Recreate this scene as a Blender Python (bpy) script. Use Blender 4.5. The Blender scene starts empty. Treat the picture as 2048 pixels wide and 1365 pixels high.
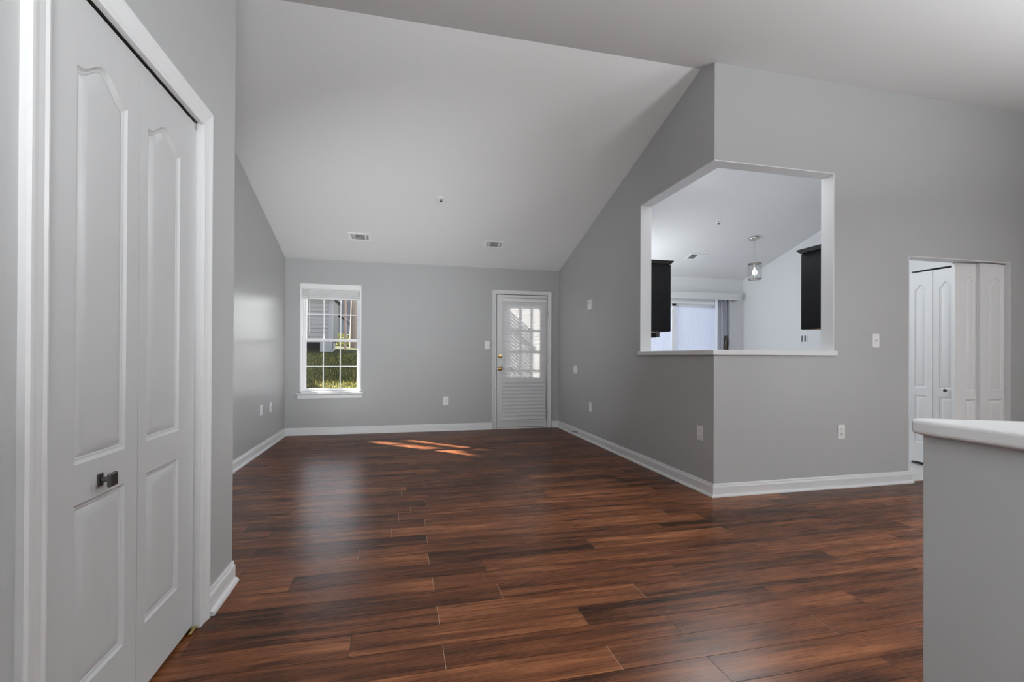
import bpy, bmesh, math, random
from mathutils import Vector, Matrix, geometry

random.seed(7)
PI = math.pi
SC = bpy.context.scene
COL = SC.collection

# ------------------------------------------------------------------ camera
CAM_H = 1.1069
def make_camera():
    yaw, pitch, roll = math.radians(13.3516), math.radians(0.207), math.radians(0.2602)
    R = Vector((math.cos(yaw), -math.sin(yaw), 0)); F0 = Vector((math.sin(yaw), math.cos(yaw), 0)); U0 = Vector((0, 0, 1))
    F = F0 * math.cos(pitch) + U0 * math.sin(pitch)
    U = U0 * math.cos(pitch) - F0 * math.sin(pitch)
    R2 = R * math.cos(roll) + U * math.sin(roll)
    U2 = U * math.cos(roll) - R * math.sin(roll)
    cd = bpy.data.cameras.new('camera')
    cd.sensor_width = 36.0
    cd.lens = 36.0 * 947.063 / 2048
    cd.shift_y = 27.3 / 2048
    cd.clip_start = 0.02
    c = bpy.data.objects.new('camera', cd)
    COL.objects.link(c)
    c.matrix_world = Matrix(((R2.x, U2.x, -F.x, 0), (R2.y, U2.y, -F.y, 0), (R2.z, U2.z, -F.z, CAM_H), (0, 0, 0, 1)))
    SC.camera = c
make_camera()

# ------------------------------------------------------------------ view, world, sun, big lights
SC.view_settings.view_transform = 'Standard'
SC.view_settings.look = 'None'
SC.view_settings.exposure = 0.17
SC.view_settings.gamma = 1.0
SC.view_settings.use_curve_mapping = False
try:
    SC.cycles.max_bounces = 10
    SC.cycles.diffuse_bounces = 6
    SC.cycles.transparent_max_bounces = 12
    SC.cycles.caustics_reflective = False
    SC.cycles.caustics_refractive = False
    SC.cycles.sample_clamp_indirect = 6.0
    SC.cycles.use_denoising = True
except Exception:
    pass

w = bpy.data.worlds.new('world'); SC.world = w; w.use_nodes = True
nt = w.node_tree; nt.nodes.clear()
wo = nt.nodes.new('ShaderNodeOutputWorld'); bg = nt.nodes.new('ShaderNodeBackground')
tc = nt.nodes.new('ShaderNodeTexCoord'); sp = nt.nodes.new('ShaderNodeSeparateXYZ')
rp = nt.nodes.new('ShaderNodeValToRGB')
rp.color_ramp.elements[0].position = 0.04; rp.color_ramp.elements[0].color = (1.0, 1.0, 1.0, 1)
rp.color_ramp.elements[1].position = 0.80; rp.color_ramp.elements[1].color = (0.05, 0.07, 0.11, 1)
_e = rp.color_ramp.elements.new(0.27); _e.color = (0.86, 0.90, 0.97, 1)
_e = rp.color_ramp.elements.new(0.46); _e.color = (0.22, 0.27, 0.36, 1)
nt.links.new(tc.outputs['Generated'], sp.inputs[0]); nt.links.new(sp.outputs['Z'], rp.inputs[0])
nt.links.new(rp.outputs[0], bg.inputs['Color']); nt.links.new(bg.outputs[0], wo.inputs['Surface'])
bg.inputs['Strength'].default_value = 5.2

def add_light(name, kind, loc, direction, energy, color=(1, 1, 1), size=None, size_y=None, spread=None):
    ld = bpy.data.lights.new(name, kind); ld.energy = energy; ld.color = color
    if kind == 'AREA':
        ld.shape = 'RECTANGLE'; ld.size = size; ld.size_y = size_y or size
        if spread: ld.spread = spread
    if kind == 'SUN': ld.angle = math.radians(0.53)
    if kind == 'POINT': ld.shadow_soft_size = size or 0.05
    o = bpy.data.objects.new(name, ld); COL.objects.link(o); o.location = loc
    if direction is not None:
        o.rotation_euler = Vector(direction).to_track_quat('-Z', 'Y').to_euler()
    return o

SUN_EL = math.radians(31)
add_light('sun', 'SUN', (-8, 14, 9), (0.72 * math.cos(SUN_EL), -0.69 * math.cos(SUN_EL), -math.sin(SUN_EL)), 42.0, (1.0, 0.93, 0.83))
# area light added in the foyer, standing in for daylight from the right
COOL = (0.935, 0.98, 1.0)
add_light('foyer_daylight_fill', 'AREA', (6.05, 0.2, 1.3), (-1.0, 0.05, 0.12), 50, COOL, 1.8, 1.9)
# added fill lights, all out of frame, and the kitchen ceiling lamp
add_light('hall_bounce_fill', 'AREA', (0.2, -0.8, 1.1), (-0.12, 0.05, 1.0), 114, COOL, 0.6, 0.6)  # added fill behind the camera, bounced off the ceiling
add_light('foyer_ceiling_fill', 'AREA', (3.8, -0.2, 1.2), (-0.1, -0.35, 1.0), 235, COOL, 0.5, 0.5)  # added fill for the front ceiling slope
add_light('left_wall_fill', 'AREA', (3.2, -0.5, 1.5), (-4.7, 6.4, -0.1), 14.5, COOL, 0.8, 0.8, math.radians(50))  # added beam that lifts the left wall and back corner
add_light('alcove_fill', 'AREA', (-1.2, 3.0, 0.22), (0.50, 1.0, 0.52), 17, COOL, 0.6, 0.2, math.radians(85))  # added fill hidden behind the closet wall
add_light('kitchen_ceiling_lamp', 'AREA', (3.5, 4.55, 2.85), (-0.30, -0.75, -0.60), 36, COOL, 0.9, 0.5)
add_light('kitchen_wall_fill', 'AREA', (2.85, 6.25, 1.8), (1.0, -0.05, 0.05), 22, COOL, 0.8, 0.8)  # added fill out of view, brightens the right kitchen wall

# ------------------------------------------------------------------ materials
def srgb(r, g, b):
    f = lambda c: (c / 12.92 if c <= 0.04045 else ((c + 0.055) / 1.055) ** 2.4)
    return (f(r / 255), f(g / 255), f(b / 255), 1)

def mat(name, color, rough=0.5, metal=0.0, spec=0.5, bump=None, noise=None, alpha=None, emit=None):
    """bump=(scale, strength)  noise=(scale, amount): mottles the base colour a little"""
    m = bpy.data.materials.new(name); m.use_nodes = True
    n = m.node_tree.nodes; l = m.node_tree.links
    p = n['Principled BSDF']
    p.inputs['Base Color'].default_value = color if len(color) == 4 else (*color, 1)
    p.inputs['Roughness'].default_value = rough
    p.inputs['Metallic'].default_value = metal
    p.inputs['Specular IOR Level'].default_value = spec
    t = n.new('ShaderNodeTexCoord')
    if noise:
        a = n.new('ShaderNodeTexNoise'); a.inputs['Scale'].default_value = noise[0]; a.inputs['Detail'].default_value = 4
        mr = n.new('ShaderNodeMapRange'); mr.inputs['To Min'].default_value = 1 - noise[1]; mr.inputs['To Max'].default_value = 1 + noise[1]
        mx = n.new('ShaderNodeMix'); mx.data_type = 'RGBA'; mx.blend_type = 'MULTIPLY'; mx.inputs['Factor'].default_value = 1
        mx.inputs[6].default_value = p.inputs['Base Color'].default_value
        l.new(t.outputs['Object'], a.inputs['Vector']); l.new(a.outputs['Fac'], mr.inputs['Value'])
        l.new(mr.outputs[0], mx.inputs[7]); l.new(mx.outputs[2], p.inputs['Base Color'])
    if bump:
        a = n.new('ShaderNodeTexNoise'); a.inputs['Scale'].default_value = bump[0]; a.inputs['Detail'].default_value = 3
        b = n.new('ShaderNodeBump'); b.inputs['Strength'].default_value = bump[1]; b.inputs['Distance'].default_value = 0.002
        l.new(t.outputs['Object'], a.inputs['Vector']); l.new(a.outputs['Fac'], b.inputs['Height']); l.new(b.outputs[0], p.inputs['Normal'])
    if emit:
        p.inputs['Emission Color'].default_value = (*emit[0], 1); p.inputs['Emission Strength'].default_value = emit[1]
    return m

M = {}
M['wall'] = mat('grey_wall_paint', (0.425, 0.427, 0.428), 0.31, spec=0.15, bump=(120, 0.12), noise=(2.0, 0.015))
M['wall_white'] = mat('white_wall_paint', (0.74, 0.745, 0.76), 0.5, bump=(120, 0.1))
M['ceiling'] = mat('flat_ceiling_paint', (0.74, 0.74, 0.744), 0.95, spec=0.1, bump=(90, 0.12))
M['trim'] = mat('white_semi_gloss_trim', (0.71, 0.713, 0.718), 0.35, bump=(60, 0.05))
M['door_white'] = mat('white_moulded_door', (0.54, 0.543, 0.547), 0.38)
M['door_lit'] = mat('lit_white_moulded_door', (0.80, 0.805, 0.81), 0.4)  # lighter copy of the door white, the doorway's brighter light put into colour
M['plastic'] = mat('white_plastic', (0.80, 0.80, 0.80), 0.35)
M['plastic_grey'] = mat('grey_plastic', (0.55, 0.55, 0.55), 0.4)  # flat grey for screws, toggle slots and the display
M['slot'] = mat('dark_slot', (0.03, 0.03, 0.03), 0.6)
M['black'] = mat('black_cabinet_lacquer', (0.0055, 0.0055, 0.006), 0.5, spec=0.15, bump=(200, 0.03))
M['cab_wood'] = mat('raw_cabinet_wood', (0.50, 0.21, 0.07), 0.5, noise=(20, 0.2))
M['brass'] = mat('polished_brass', (0.78, 0.56, 0.22), 0.18, metal=1.0)
M['nickel'] = mat('brushed_nickel', (0.55, 0.52, 0.48), 0.3, metal=1.0)
M['cage'] = mat('aged_nickel_cage', (0.30, 0.27, 0.235), 0.35, metal=1.0)
M['pewter'] = mat('dark_pewter', (0.17, 0.17, 0.17), 0.35, metal=1.0)
M['bronze'] = mat('dark_faucet_metal', (0.075, 0.066, 0.06), 0.28, metal=1.0)
M['steel'] = mat('stainless_steel', (0.55, 0.55, 0.56), 0.3, metal=1.0)
M['dark'] = mat('unlit_dark', (0.012, 0.011, 0.010), 0.9)  # near-black that puts the darkness of gaps and hollows into colour
M['track'] = mat('dark_track_metal', (0.05, 0.045, 0.04), 0.5, metal=0.6)
M['vinyl'] = mat('white_vinyl_frame', (0.82, 0.82, 0.84), 0.35)
M['counter'] = mat('grey_counter', (0.2, 0.2, 0.2), 0.3, noise=(60, 0.3))
M['kfloor'] = mat('pale_vinyl_floor', (0.62, 0.61, 0.60), 0.4, noise=(8, 0.06))
M['threshold'] = mat('aluminium_threshold', (0.75, 0.74, 0.72), 0.45)
M['vane'] = mat('grey_vinyl_vane', (0.74, 0.74, 0.78), 0.5)
M['cable'] = mat('grey_cable', (0.12, 0.12, 0.13), 0.5)
M['concrete'] = mat('pale_concrete', (0.42, 0.42, 0.43), 0.9, noise=(6, 0.1))
M['sidetrim'] = mat('grey_corner_trim', (0.15, 0.153, 0.165), 0.6)
M['roof'] = mat('grey_shingles', (0.10, 0.105, 0.12), 0.9, noise=(20, 0.25))
M['bark'] = mat('grey_bark', (0.20, 0.165, 0.14), 0.95, bump=(25, 0.8), noise=(15, 0.3))
M['post'] = mat('weathered_wood_post', (0.27, 0.20, 0.16), 0.9, noise=(20, 0.25))
M['shed'] = mat('blue_grey_boards', (0.15, 0.17, 0.21), 0.85, noise=(10, 0.2))
M['leaf'] = mat('green_leaves', (0.07, 0.13, 0.03), 0.7, noise=(8, 0.5))
M['leaf_yellow'] = mat('yellow_green_leaves', (0.30, 0.30, 0.05), 0.7, noise=(8, 0.4))

def glass_mat(name, tint=(1, 1, 1), gloss=0.08):
    m = bpy.data.materials.new(name); m.use_nodes = True
    n = m.node_tree.nodes; l = m.node_tree.links; n.clear()
    o = n.new('ShaderNodeOutputMaterial'); mx = n.new('ShaderNodeMixShader')
    tr = n.new('ShaderNodeBsdfTransparent'); gl = n.new('ShaderNodeBsdfGlossy'); lw_ = n.new('ShaderNodeLayerWeight'); pw = n.new('ShaderNodeMath'); pw.operation = 'POWER'; pw.inputs[1].default_value = 5.0
    fr = n.new('ShaderNodeMath'); fr.operation = 'MULTIPLY_ADD'; fr.inputs[1].default_value = 0.90; fr.inputs[2].default_value = 0.035
    tr.inputs['Color'].default_value = (*tint, 1); gl.inputs['Roughness'].default_value = 0.02
    lw_.inputs['Blend'].default_value = 0.5; l.new(lw_.outputs['Facing'], pw.inputs[0]); l.new(pw.outputs[0], fr.inputs[0])
    l.new(fr.outputs[0], mx.inputs['Fac']); l.new(tr.outputs[0], mx.inputs[1]); l.new(gl.outputs[0], mx.inputs[2]); l.new(mx.outputs[0], o.inputs['Surface'])
    return m
M['glass'] = glass_mat('clear_glass', (0.96, 0.97, 0.97))

def translucent_mat(name, color, trans=0.5, rough=0.5, wave=None):
    m = bpy.data.materials.new(name); m.use_nodes = True
    n = m.node_tree.nodes; l = m.node_tree.links; n.clear()
    o = n.new('ShaderNodeOutputMaterial'); mx = n.new('ShaderNodeMixShader')
    d = n.new('ShaderNodeBsdfPrincipled'); t = n.new('ShaderNodeBsdfTranslucent')
    d.inputs['Base Color'].default_value = (*color, 1); d.inputs['Roughness'].default_value = rough
    t.inputs['Color'].default_value = (*color, 1); mx.inputs['Fac'].default_value = trans
    if wave:
        tc_ = n.new('ShaderNodeTexCoord'); mp = n.new('ShaderNodeMapping'); nz = n.new('ShaderNodeTexNoise'); b = n.new('ShaderNodeBump')
        mp.inputs['Scale'].default_value = wave[0]; nz.inputs['Scale'].default_value = 1.0; nz.inputs['Detail'].default_value = 2
        b.inputs['Strength'].default_value = wave[1]; b.inputs['Distance'].default_value = 0.02
        l.new(tc_.outputs['Object'], mp.inputs[0]); l.new(mp.outputs[0], nz.inputs['Vector']); l.new(nz.outputs['Fac'], b.inputs['Height'])
        l.new(b.outputs[0], d.inputs['Normal']); l.new(b.outputs[0], t.inputs['Normal'])
    l.new(d.outputs[0], mx.inputs[1]); l.new(t.outputs[0], mx.inputs[2]); l.new(mx.outputs[0], o.inputs['Surface'])
    return m
M['slat'] = translucent_mat('white_translucent_slat', (0.82, 0.82, 0.83), 0.24)
M['frost'] = translucent_mat('rippled_frosted_glass', (0.62, 0.66, 0.75), 0.24, 0.25, ((26, 26, 5), 0.6))

def siding_mat(name, color, pitch, diag=False, gap=(0.35)):
    m = bpy.data.materials.new(name); m.use_nodes = True
    n = m.node_tree.nodes; l = m.node_tree.links; p = n['Principled BSDF']; p.inputs['Roughness'].default_value = 0.6
    t = n.new('ShaderNodeTexCoord'); s = n.new('ShaderNodeSeparateXYZ'); l.new(t.outputs['Object'], s.inputs[0])
    val = s.outputs['Z']
    if diag:
        a = n.new('ShaderNodeMath'); a.operation = 'ADD'; l.new(s.outputs['Z'], a.inputs[0]); l.new(s.outputs['Y'], a.inputs[1])
        b = n.new('ShaderNodeMath'); b.operation = 'ADD'; l.new(a.outputs[0], b.inputs[0]); l.new(s.outputs['X'], b.inputs[1]); val = b.outputs[0]
    dv = n.new('ShaderNodeMath'); dv.operation = 'DIVIDE'; dv.inputs[1].default_value = pitch; l.new(val, dv.inputs[0])
    fr = n.new('ShaderNodeMath'); fr.operation = 'FRACT'; l.new(dv.outputs[0], fr.inputs[0])
    r = n.new('ShaderNodeValToRGB'); r.color_ramp.interpolation = 'CONSTANT'
    r.color_ramp.elements[0].color = (color[0] * gap, color[1] * gap, color[2] * gap, 1)
    r.color_ramp.elements[1].position = 0.13; r.color_ramp.elements[1].color = (*color, 1)
    l.new(fr.outputs[0], r.inputs[0]); l.new(r.outputs[0], p.inputs['Base Color'])
    b2 = n.new('ShaderNodeBump'); b2.inputs['Distance'].default_value = 0.02; l.new(fr.outputs[0], b2.inputs['Height']); l.new(b2.outputs[0], p.inputs['Normal'])
    return m
M['siding'] = siding_mat('grey_lap_siding', (0.15, 0.15, 0.155), 0.125, gap=0.5)
M['siding_diag'] = siding_mat('slanted_siding', (0.14, 0.137, 0.134), 0.13, diag=True, gap=0.45)
M['siding_far'] = siding_mat('taupe_lap_siding', (0.11, 0.105, 0.118), 0.16, gap=0.7)

def grass_mat():
    m = bpy.data.materials.new('lawn_grass'); m.use_nodes = True
    n = m.node_tree.nodes; l = m.node_tree.links; p = n['Principled BSDF']; p.inputs['Roughness'].default_value = 0.9
    p.inputs['Specular IOR Level'].default_value = 0.1
    t = n.new('ShaderNodeTexCoord'); a = n.new('ShaderNodeTexNoise'); a.inputs['Scale'].default_value = 9; a.inputs['Detail'].default_value = 8; a.inputs['Roughness'].default_value = 0.75
    r = n.new('ShaderNodeValToRGB')
    r.color_ramp.elements[0].position = 0.35; r.color_ramp.elements[0].color = (0.015, 0.018, 0.006, 1)
    r.color_ramp.elements[1].position = 0.68; r.color_ramp.elements[1].color = (0.14, 0.12, 0.036, 1)
    e = r.color_ramp.elements.new(0.52); e.color = (0.042, 0.046, 0.015, 1)
    l.new(t.outputs['Object'], a.inputs['Vector']); l.new(a.outputs['Fac'], r.inputs[0]); l.new(r.outputs[0], p.inputs['Base Color'])
    return m
M['lawn'] = grass_mat()

def blade_mat():
    m = bpy.data.materials.new('grass_blades'); m.use_nodes = True
    n = m.node_tree.nodes; l = m.node_tree.links; p = n['Principled BSDF']; p.inputs['Roughness'].default_value = 0.8
    at = n.new('ShaderNodeAttribute'); at.attribute_name = 'rnd'
    r = n.new('ShaderNodeValToRGB')
    r.color_ramp.elements[0].color = (0.02, 0.028, 0.008, 1); r.color_ramp.elements[1].color = (0.40, 0.33, 0.10, 1)
    e = r.color_ramp.elements.new(0.6); e.color = (0.085, 0.095, 0.025, 1)
    l.new(at.outputs['Fac'], r.inputs[0]); l.new(r.outputs[0], p.inputs['Base Color'])
    t = n.new('ShaderNodeBsdfTranslucent'); mx = n.new('ShaderNodeMixShader'); mx.inputs['Fac'].default_value = 0.5
    l.new(r.outputs[0], t.inputs['Color']); l.new(p.outputs[0], mx.inputs[1]); l.new(t.outputs[0], mx.inputs[2])
    l.new(mx.outputs[0], n['Material Output'].inputs['Surface'])
    return m
M['blade'] = blade_mat()

def wood_floor_mat():
    m = bpy.data.materials.new('reddish_brown_plank'); m.use_nodes = True
    n = m.node_tree.nodes; l = m.node_tree.links; p = n['Principled BSDF']
    t = n.new('ShaderNodeTexCoord'); at = n.new('ShaderNodeAttribute'); at.attribute_name = 'rnd'
    sep = n.new('ShaderNodeSeparateColor'); l.new(at.outputs['Color'], sep.inputs[0])
    cmb = n.new('ShaderNodeCombineXYZ')
    k1 = n.new('ShaderNodeMath'); k1.operation = 'MULTIPLY'; k1.inputs[1].default_value = 61.0; l.new(sep.outputs[1], k1.inputs[0])
    k2 = n.new('ShaderNodeMath'); k2.operation = 'MULTIPLY'; k2.inputs[1].default_value = 23.0; l.new(sep.outputs[2], k2.inputs[0])
    l.new(k1.outputs[0], cmb.inputs[0]); l.new(k2.outputs[0], cmb.inputs[1])
    va = n.new('ShaderNodeVectorMath'); va.operation = 'ADD'; l.new(t.outputs['Object'], va.inputs[0]); l.new(cmb.outputs[0], va.inputs[1])
    def streak(sx, sy, detail, rough, dist=0.4):
        mp = n.new('ShaderNodeMapping'); mp.inputs['Scale'].default_value = (sx, sy, 1); l.new(va.outputs[0], mp.inputs[0])
        z = n.new('ShaderNodeTexNoise'); z.inputs['Scale'].default_value = 1; z.inputs['Detail'].default_value = detail; z.inputs['Roughness'].default_value = rough
        z.inputs['Distortion'].default_value = dist; l.new(mp.outputs[0], z.inputs['Vector']); return z.outputs['Fac']
    broad = streak(1.1, 20, 4, 0.55); fine = streak(3.6, 210, 4, 0.62, 0.25); blot = streak(2.6, 9, 3, 0.6, 1.0)
    def ma(op, a, b):
        q = n.new('ShaderNodeMath'); q.operation = op
        for i, v in enumerate((a, b)):
            if isinstance(v, (int, float)): q.inputs[i].default_value = v
            else: l.new(v, q.inputs[i])
        return q.outputs[0]
    s = ma('ADD', ma('MULTIPLY', broad, 0.58), ma('MULTIPLY', fine, 0.34))
    s = ma('ADD', s, ma('MULTIPLY', blot, 0.24))
    s = ma('ADD', s, ma('MULTIPLY', ma('SUBTRACT', sep.outputs[0], 0.5), 0.15))
    r = n.new('ShaderNodeValToRGB'); cr = r.color_ramp
    cr.elements[0].position = 0.38; cr.elements[0].color = (0.014, 0.0065, 0.0042, 1)
    cr.elements[1].position = 0.80; cr.elements[1].color = (0.33, 0.130, 0.056, 1)
    e = cr.elements.new(0.50); e.color = (0.062, 0.0220, 0.0104, 1)
    e = cr.elements.new(0.64); e.color = (0.152, 0.0530, 0.0222, 1)
    l.new(s, r.inputs[0]); l.new(r.outputs[0], p.inputs['Base Color'])
    rr = n.new('ShaderNodeMapRange'); rr.inputs['To Min'].default_value = 0.22; rr.inputs['To Max'].default_value = 0.34
    l.new(fine, rr.inputs['Value']); l.new(rr.outputs[0], p.inputs['Roughness'])
    p.inputs['Specular IOR Level'].default_value = 0.30
    b = n.new('ShaderNodeBump'); b.inputs['Strength'].default_value = 0.16; b.inputs['Distance'].default_value = 0.0015
    l.new(fine, b.inputs['Height']); l.new(b.outputs[0], p.inputs['Normal'])
    df = n.new('ShaderNodeBsdfDiffuse'); mx = n.new('ShaderNodeMixShader'); mx.inputs['Fac'].default_value = 0.40
    l.new(r.outputs[0], df.inputs['Color']); l.new(p.outputs[0], mx.inputs[1]); l.new(df.outputs[0], mx.inputs[2])
    l.new(mx.outputs[0], n['Material Output'].inputs['Surface'])
    return m
M['planks'] = wood_floor_mat()
M['seam'] = mat('dark_plank_seam', (0.012, 0.007, 0.005), 0.6)
M['seam_light'] = mat('worn_plank_joint', (0.42, 0.30, 0.22), 0.6)
M['bulb'] = mat('glowing_bulb', (1, 1, 1), 0.3, emit=((1.0, 0.95, 0.86), 2.2))

# ------------------------------------------------------------------ mesh builder
class MB:
    def __init__(self): self.v = []; self.f = []; self.mi = []
    def quadmesh(self, verts, faces, mi=0):
        o = len(self.v); self.v += [tuple(v) for v in verts]
        for f in faces: self.f.append([i + o for i in f]); self.mi.append(mi)
        return self
    def box(self, x0, y0, z0, x1, y1, z1, mi=0):
        vs = [(x0, y0, z0), (x1, y0, z0), (x1, y1, z0), (x0, y1, z0), (x0, y0, z1), (x1, y0, z1), (x1, y1, z1), (x0, y1, z1)]
        return self.quadmesh(vs, [(0, 3, 2, 1), (4, 5, 6, 7), (0, 1, 5, 4), (1, 2, 6, 5), (2, 3, 7, 6), (3, 0, 4, 7)], mi)
    def prism(self, poly, axis, a, b, mi=0):
        """poly of 2-D points extruded along axis from a to b; axis X: (y,z)  Y: (x,z)  Z: (x,y)"""
        def p3(q, t): return {'X': (t, q[0], q[1]), 'Y': (q[0], t, q[1]), 'Z': (q[0], q[1], t)}[axis]
        n = len(poly); vs = [p3(q, a) for q in poly] + [p3(q, b) for q in poly]
        fs = [list(range(n)), list(range(2 * n - 1, n - 1, -1))] + [(i, (i + 1) % n, n + (i + 1) % n, n + i) for i in range(n)]
        return self.quadmesh(vs, fs, mi)
    def tube(self, pts, r, n=10, mi=0, caps=True):
        pts = [Vector(p) for p in pts]; rs = r if isinstance(r, (list, tuple)) else [r] * len(pts)
        rings = []; up = None
        for i, p in enumerate(pts):
            d = (pts[min(i + 1, len(pts) - 1)] - pts[max(i - 1, 0)]).normalized()
            if up is None:
                up = Vector((0, 0, 1)) if abs(d.z) < 0.9 else Vector((1, 0, 0))
            a = d.cross(up).normalized(); b = a.cross(d).normalized(); up = b
            rings.append([p + (a * math.cos(2 * PI * k / n) + b * math.sin(2 * PI * k / n)) * rs[i] for k in range(n)])
        vs = [v for R_ in rings for v in R_]; fs = []
        for i in range(len(rings) - 1):
            for k in range(n): fs.append((i * n + k, i * n + (k + 1) % n, (i + 1) * n + (k + 1) % n, (i + 1) * n + k))
        if caps: fs += [list(range(n - 1, -1, -1)), list(range((len(rings) - 1) * n, len(rings) * n))]
        return self.quadmesh(vs, fs, mi)
    def lathe(self, prof, origin, axis=(0, 0, 1), n=24, mi=0):
        """prof: (radius, distance along axis)"""
        ax = Vector(axis).normalized(); t = Vector((1, 0, 0)) if abs(ax.x) < 0.9 else Vector((0, 1, 0))
        a = ax.cross(t).normalized(); b = ax.cross(a).normalized(); o = Vector(origin); vs = []; fs = []
        for r, h in prof:
            for k in range(n): vs.append(o + ax * h + (a * math.cos(2 * PI * k / n) + b * math.sin(2 * PI * k / n)) * max(r, 1e-5))
        for i in range(len(prof) - 1):
            for k in range(n): fs.append((i * n + k, i * n + (k + 1) % n, (i + 1) * n + (k + 1) % n, (i + 1) * n + k))
        fs += [list(range(n)), list(range((len(prof) - 1) * n, len(prof) * n))]
        return self.quadmesh(vs, fs, mi)
    def xform(self, mtx):
        self.v = [tuple(mtx @ Vector(v)) for v in self.v]; return self
    def build(self, name, mats, parent=None, bevel=0, seg=2, smooth=False, colfn=None):
        org = parent.matrix_world.translation if parent else Vector((0, 0, 0))
        me = bpy.data.meshes.new(name)
        me.from_pydata([tuple(Vector(v) - org) for v in self.v], [], self.f)
        for m in (mats if isinstance(mats, (list, tuple)) else [mats]): me.materials.append(m)
        me.polygons.foreach_set('material_index', self.mi)
        bm = bmesh.new(); bm.from_mesh(me); bmesh.ops.recalc_face_normals(bm, faces=bm.faces)
        bm.to_mesh(me); bm.free()
        if smooth:
            me.polygons.foreach_set('use_smooth', [True] * len(me.polygons))
            try: me.set_sharp_from_angle(angle=math.radians(40))
            except Exception: pass
        o = bpy.data.objects.new(name, me); COL.objects.link(o)
        if parent: o.parent = parent
        if bevel:
            b = o.modifiers.new('bevel', 'BEVEL'); b.width = bevel; b.segments = seg; b.limit_method = 'ANGLE'; b.angle_limit = math.radians(40)
            b.harden_normals = False
        return o

def empty(name, loc=(0, 0, 0), rz=0):
    o = bpy.data.objects.new(name, None); COL.objects.link(o); o.location = loc; o.rotation_euler = (0, 0, rz); o.empty_display_size = 0.05
    o.matrix_world = Matrix.Translation(loc) @ Matrix.Rotation(rz, 4, 'Z')
    return o
def tag(o, label=None, cat=None, group=None, kind=None):
    if label: o['label'] = label
    if cat: o['category'] = cat
    if group: o['group'] = group
    if kind: o['kind'] = kind
    return o
def kids(o): return [c for c in bpy.data.objects if c.parent == o]
def copy_thing(o, loc, rz, label):
    tree = [(c, kids(c)) for c in kids(o)]
    r = o.copy(); COL.objects.link(r); r.location = loc; r.rotation_euler = (0, 0, rz); r['label'] = label
    for c, subs in tree:
        k = c.copy(); COL.objects.link(k); k.parent = r
        for s in subs:
            q = s.copy(); COL.objects.link(q); q.parent = k
    return r

# ------------------------------------------------------------------ key measures (metres)
XL, XR, YB, YC, H = -1.537, 2.4286, 7.0575, 3.2885, 2.449
YR, HR = 3.468, 3.5085
SL = (HR - H) / (YB - YR)
XN, YN = -0.79, 2.567
T = 0.12
XE, YF = 6.30, -5.00          # right end of the foyer, wall behind the camera
def zb(y): return H + SL * (YB - y)
def zf(y): return max(HR - SL * (YR - y), 2.44)
def roof(y): return zb(y) if y >= YR else zf(y)
YFL = YR - (HR - 2.44) / SL   # where the front slope meets the flat strip

# ------------------------------------------------------------------ shell
def wall_grid(name, axis, plane0, plane1, lo, hi, holes, mats, face_mi=None):
    """wall slab between plane0 and plane1 on axis with rectangular holes (u0,v0,u1,v1)"""
    us = sorted({lo[0], hi[0]} | {h[0] for h in holes} | {h[2] for h in holes}); vs = sorted({lo[1], hi[1]} | {h[1] for h in holes} | {h[3] for h in holes})
    us = [u for u in us if lo[0] <= u <= hi[0]]; vs = [v for v in vs if lo[1] <= v <= hi[1]]
    def solid(i, j):
        if i < 0 or j < 0 or i >= len(us) - 1 or j >= len(vs) - 1: return False
        cu, cv = (us[i] + us[i + 1]) / 2, (vs[j] + vs[j + 1]) / 2
        return not any(h[0] < cu < h[2] and h[1] < cv < h[3] for h in holes)
    def p(u, v, t): return (t, u, v) if axis == 'X' else (u, t, v)
    b = MB()
    for i in range(len(us) - 1):
        for j in range(len(vs) - 1):
            if not solid(i, j): continue
            u0, u1, v0, v1 = us[i], us[i + 1], vs[j], vs[j + 1]
            for k, t in enumerate((plane0, plane1)): b.quadmesh([p(u0, v0, t), p(u1, v0, t), p(u1, v1, t), p(u0, v1, t)], [(0, 1, 2, 3)], 0 if k == 0 else (1 if len(mats) > 1 else 0))
            for (di, dj, a, c) in ((-1, 0, (u0, v0), (u0, v1)), (1, 0, (u1, v0), (u1, v1)), (0, -1, (u0, v0), (u1, v0)), (0, 1, (u0, v1), (u1, v1))):
                if not solid(i + di, j + dj): b.quadmesh([p(*a, plane0), p(*c, plane0), p(*c, plane1), p(*a, plane1)], [(0, 1, 2, 3)], len(mats) - 1 if len(mats) > 2 else 0)
    o = b.build(name, mats)
    bm = bmesh.new(); bm.from_mesh(o.data); bmesh.ops.remove_doubles(bm, verts=bm.verts, dist=1e-5); bmesh.ops.recalc_face_normals(bm, faces=bm.faces); bm.to_mesh(o.data); bm.free()
    return o
def structure(o, label, cat): return tag(o, label, cat, kind='structure')

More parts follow.
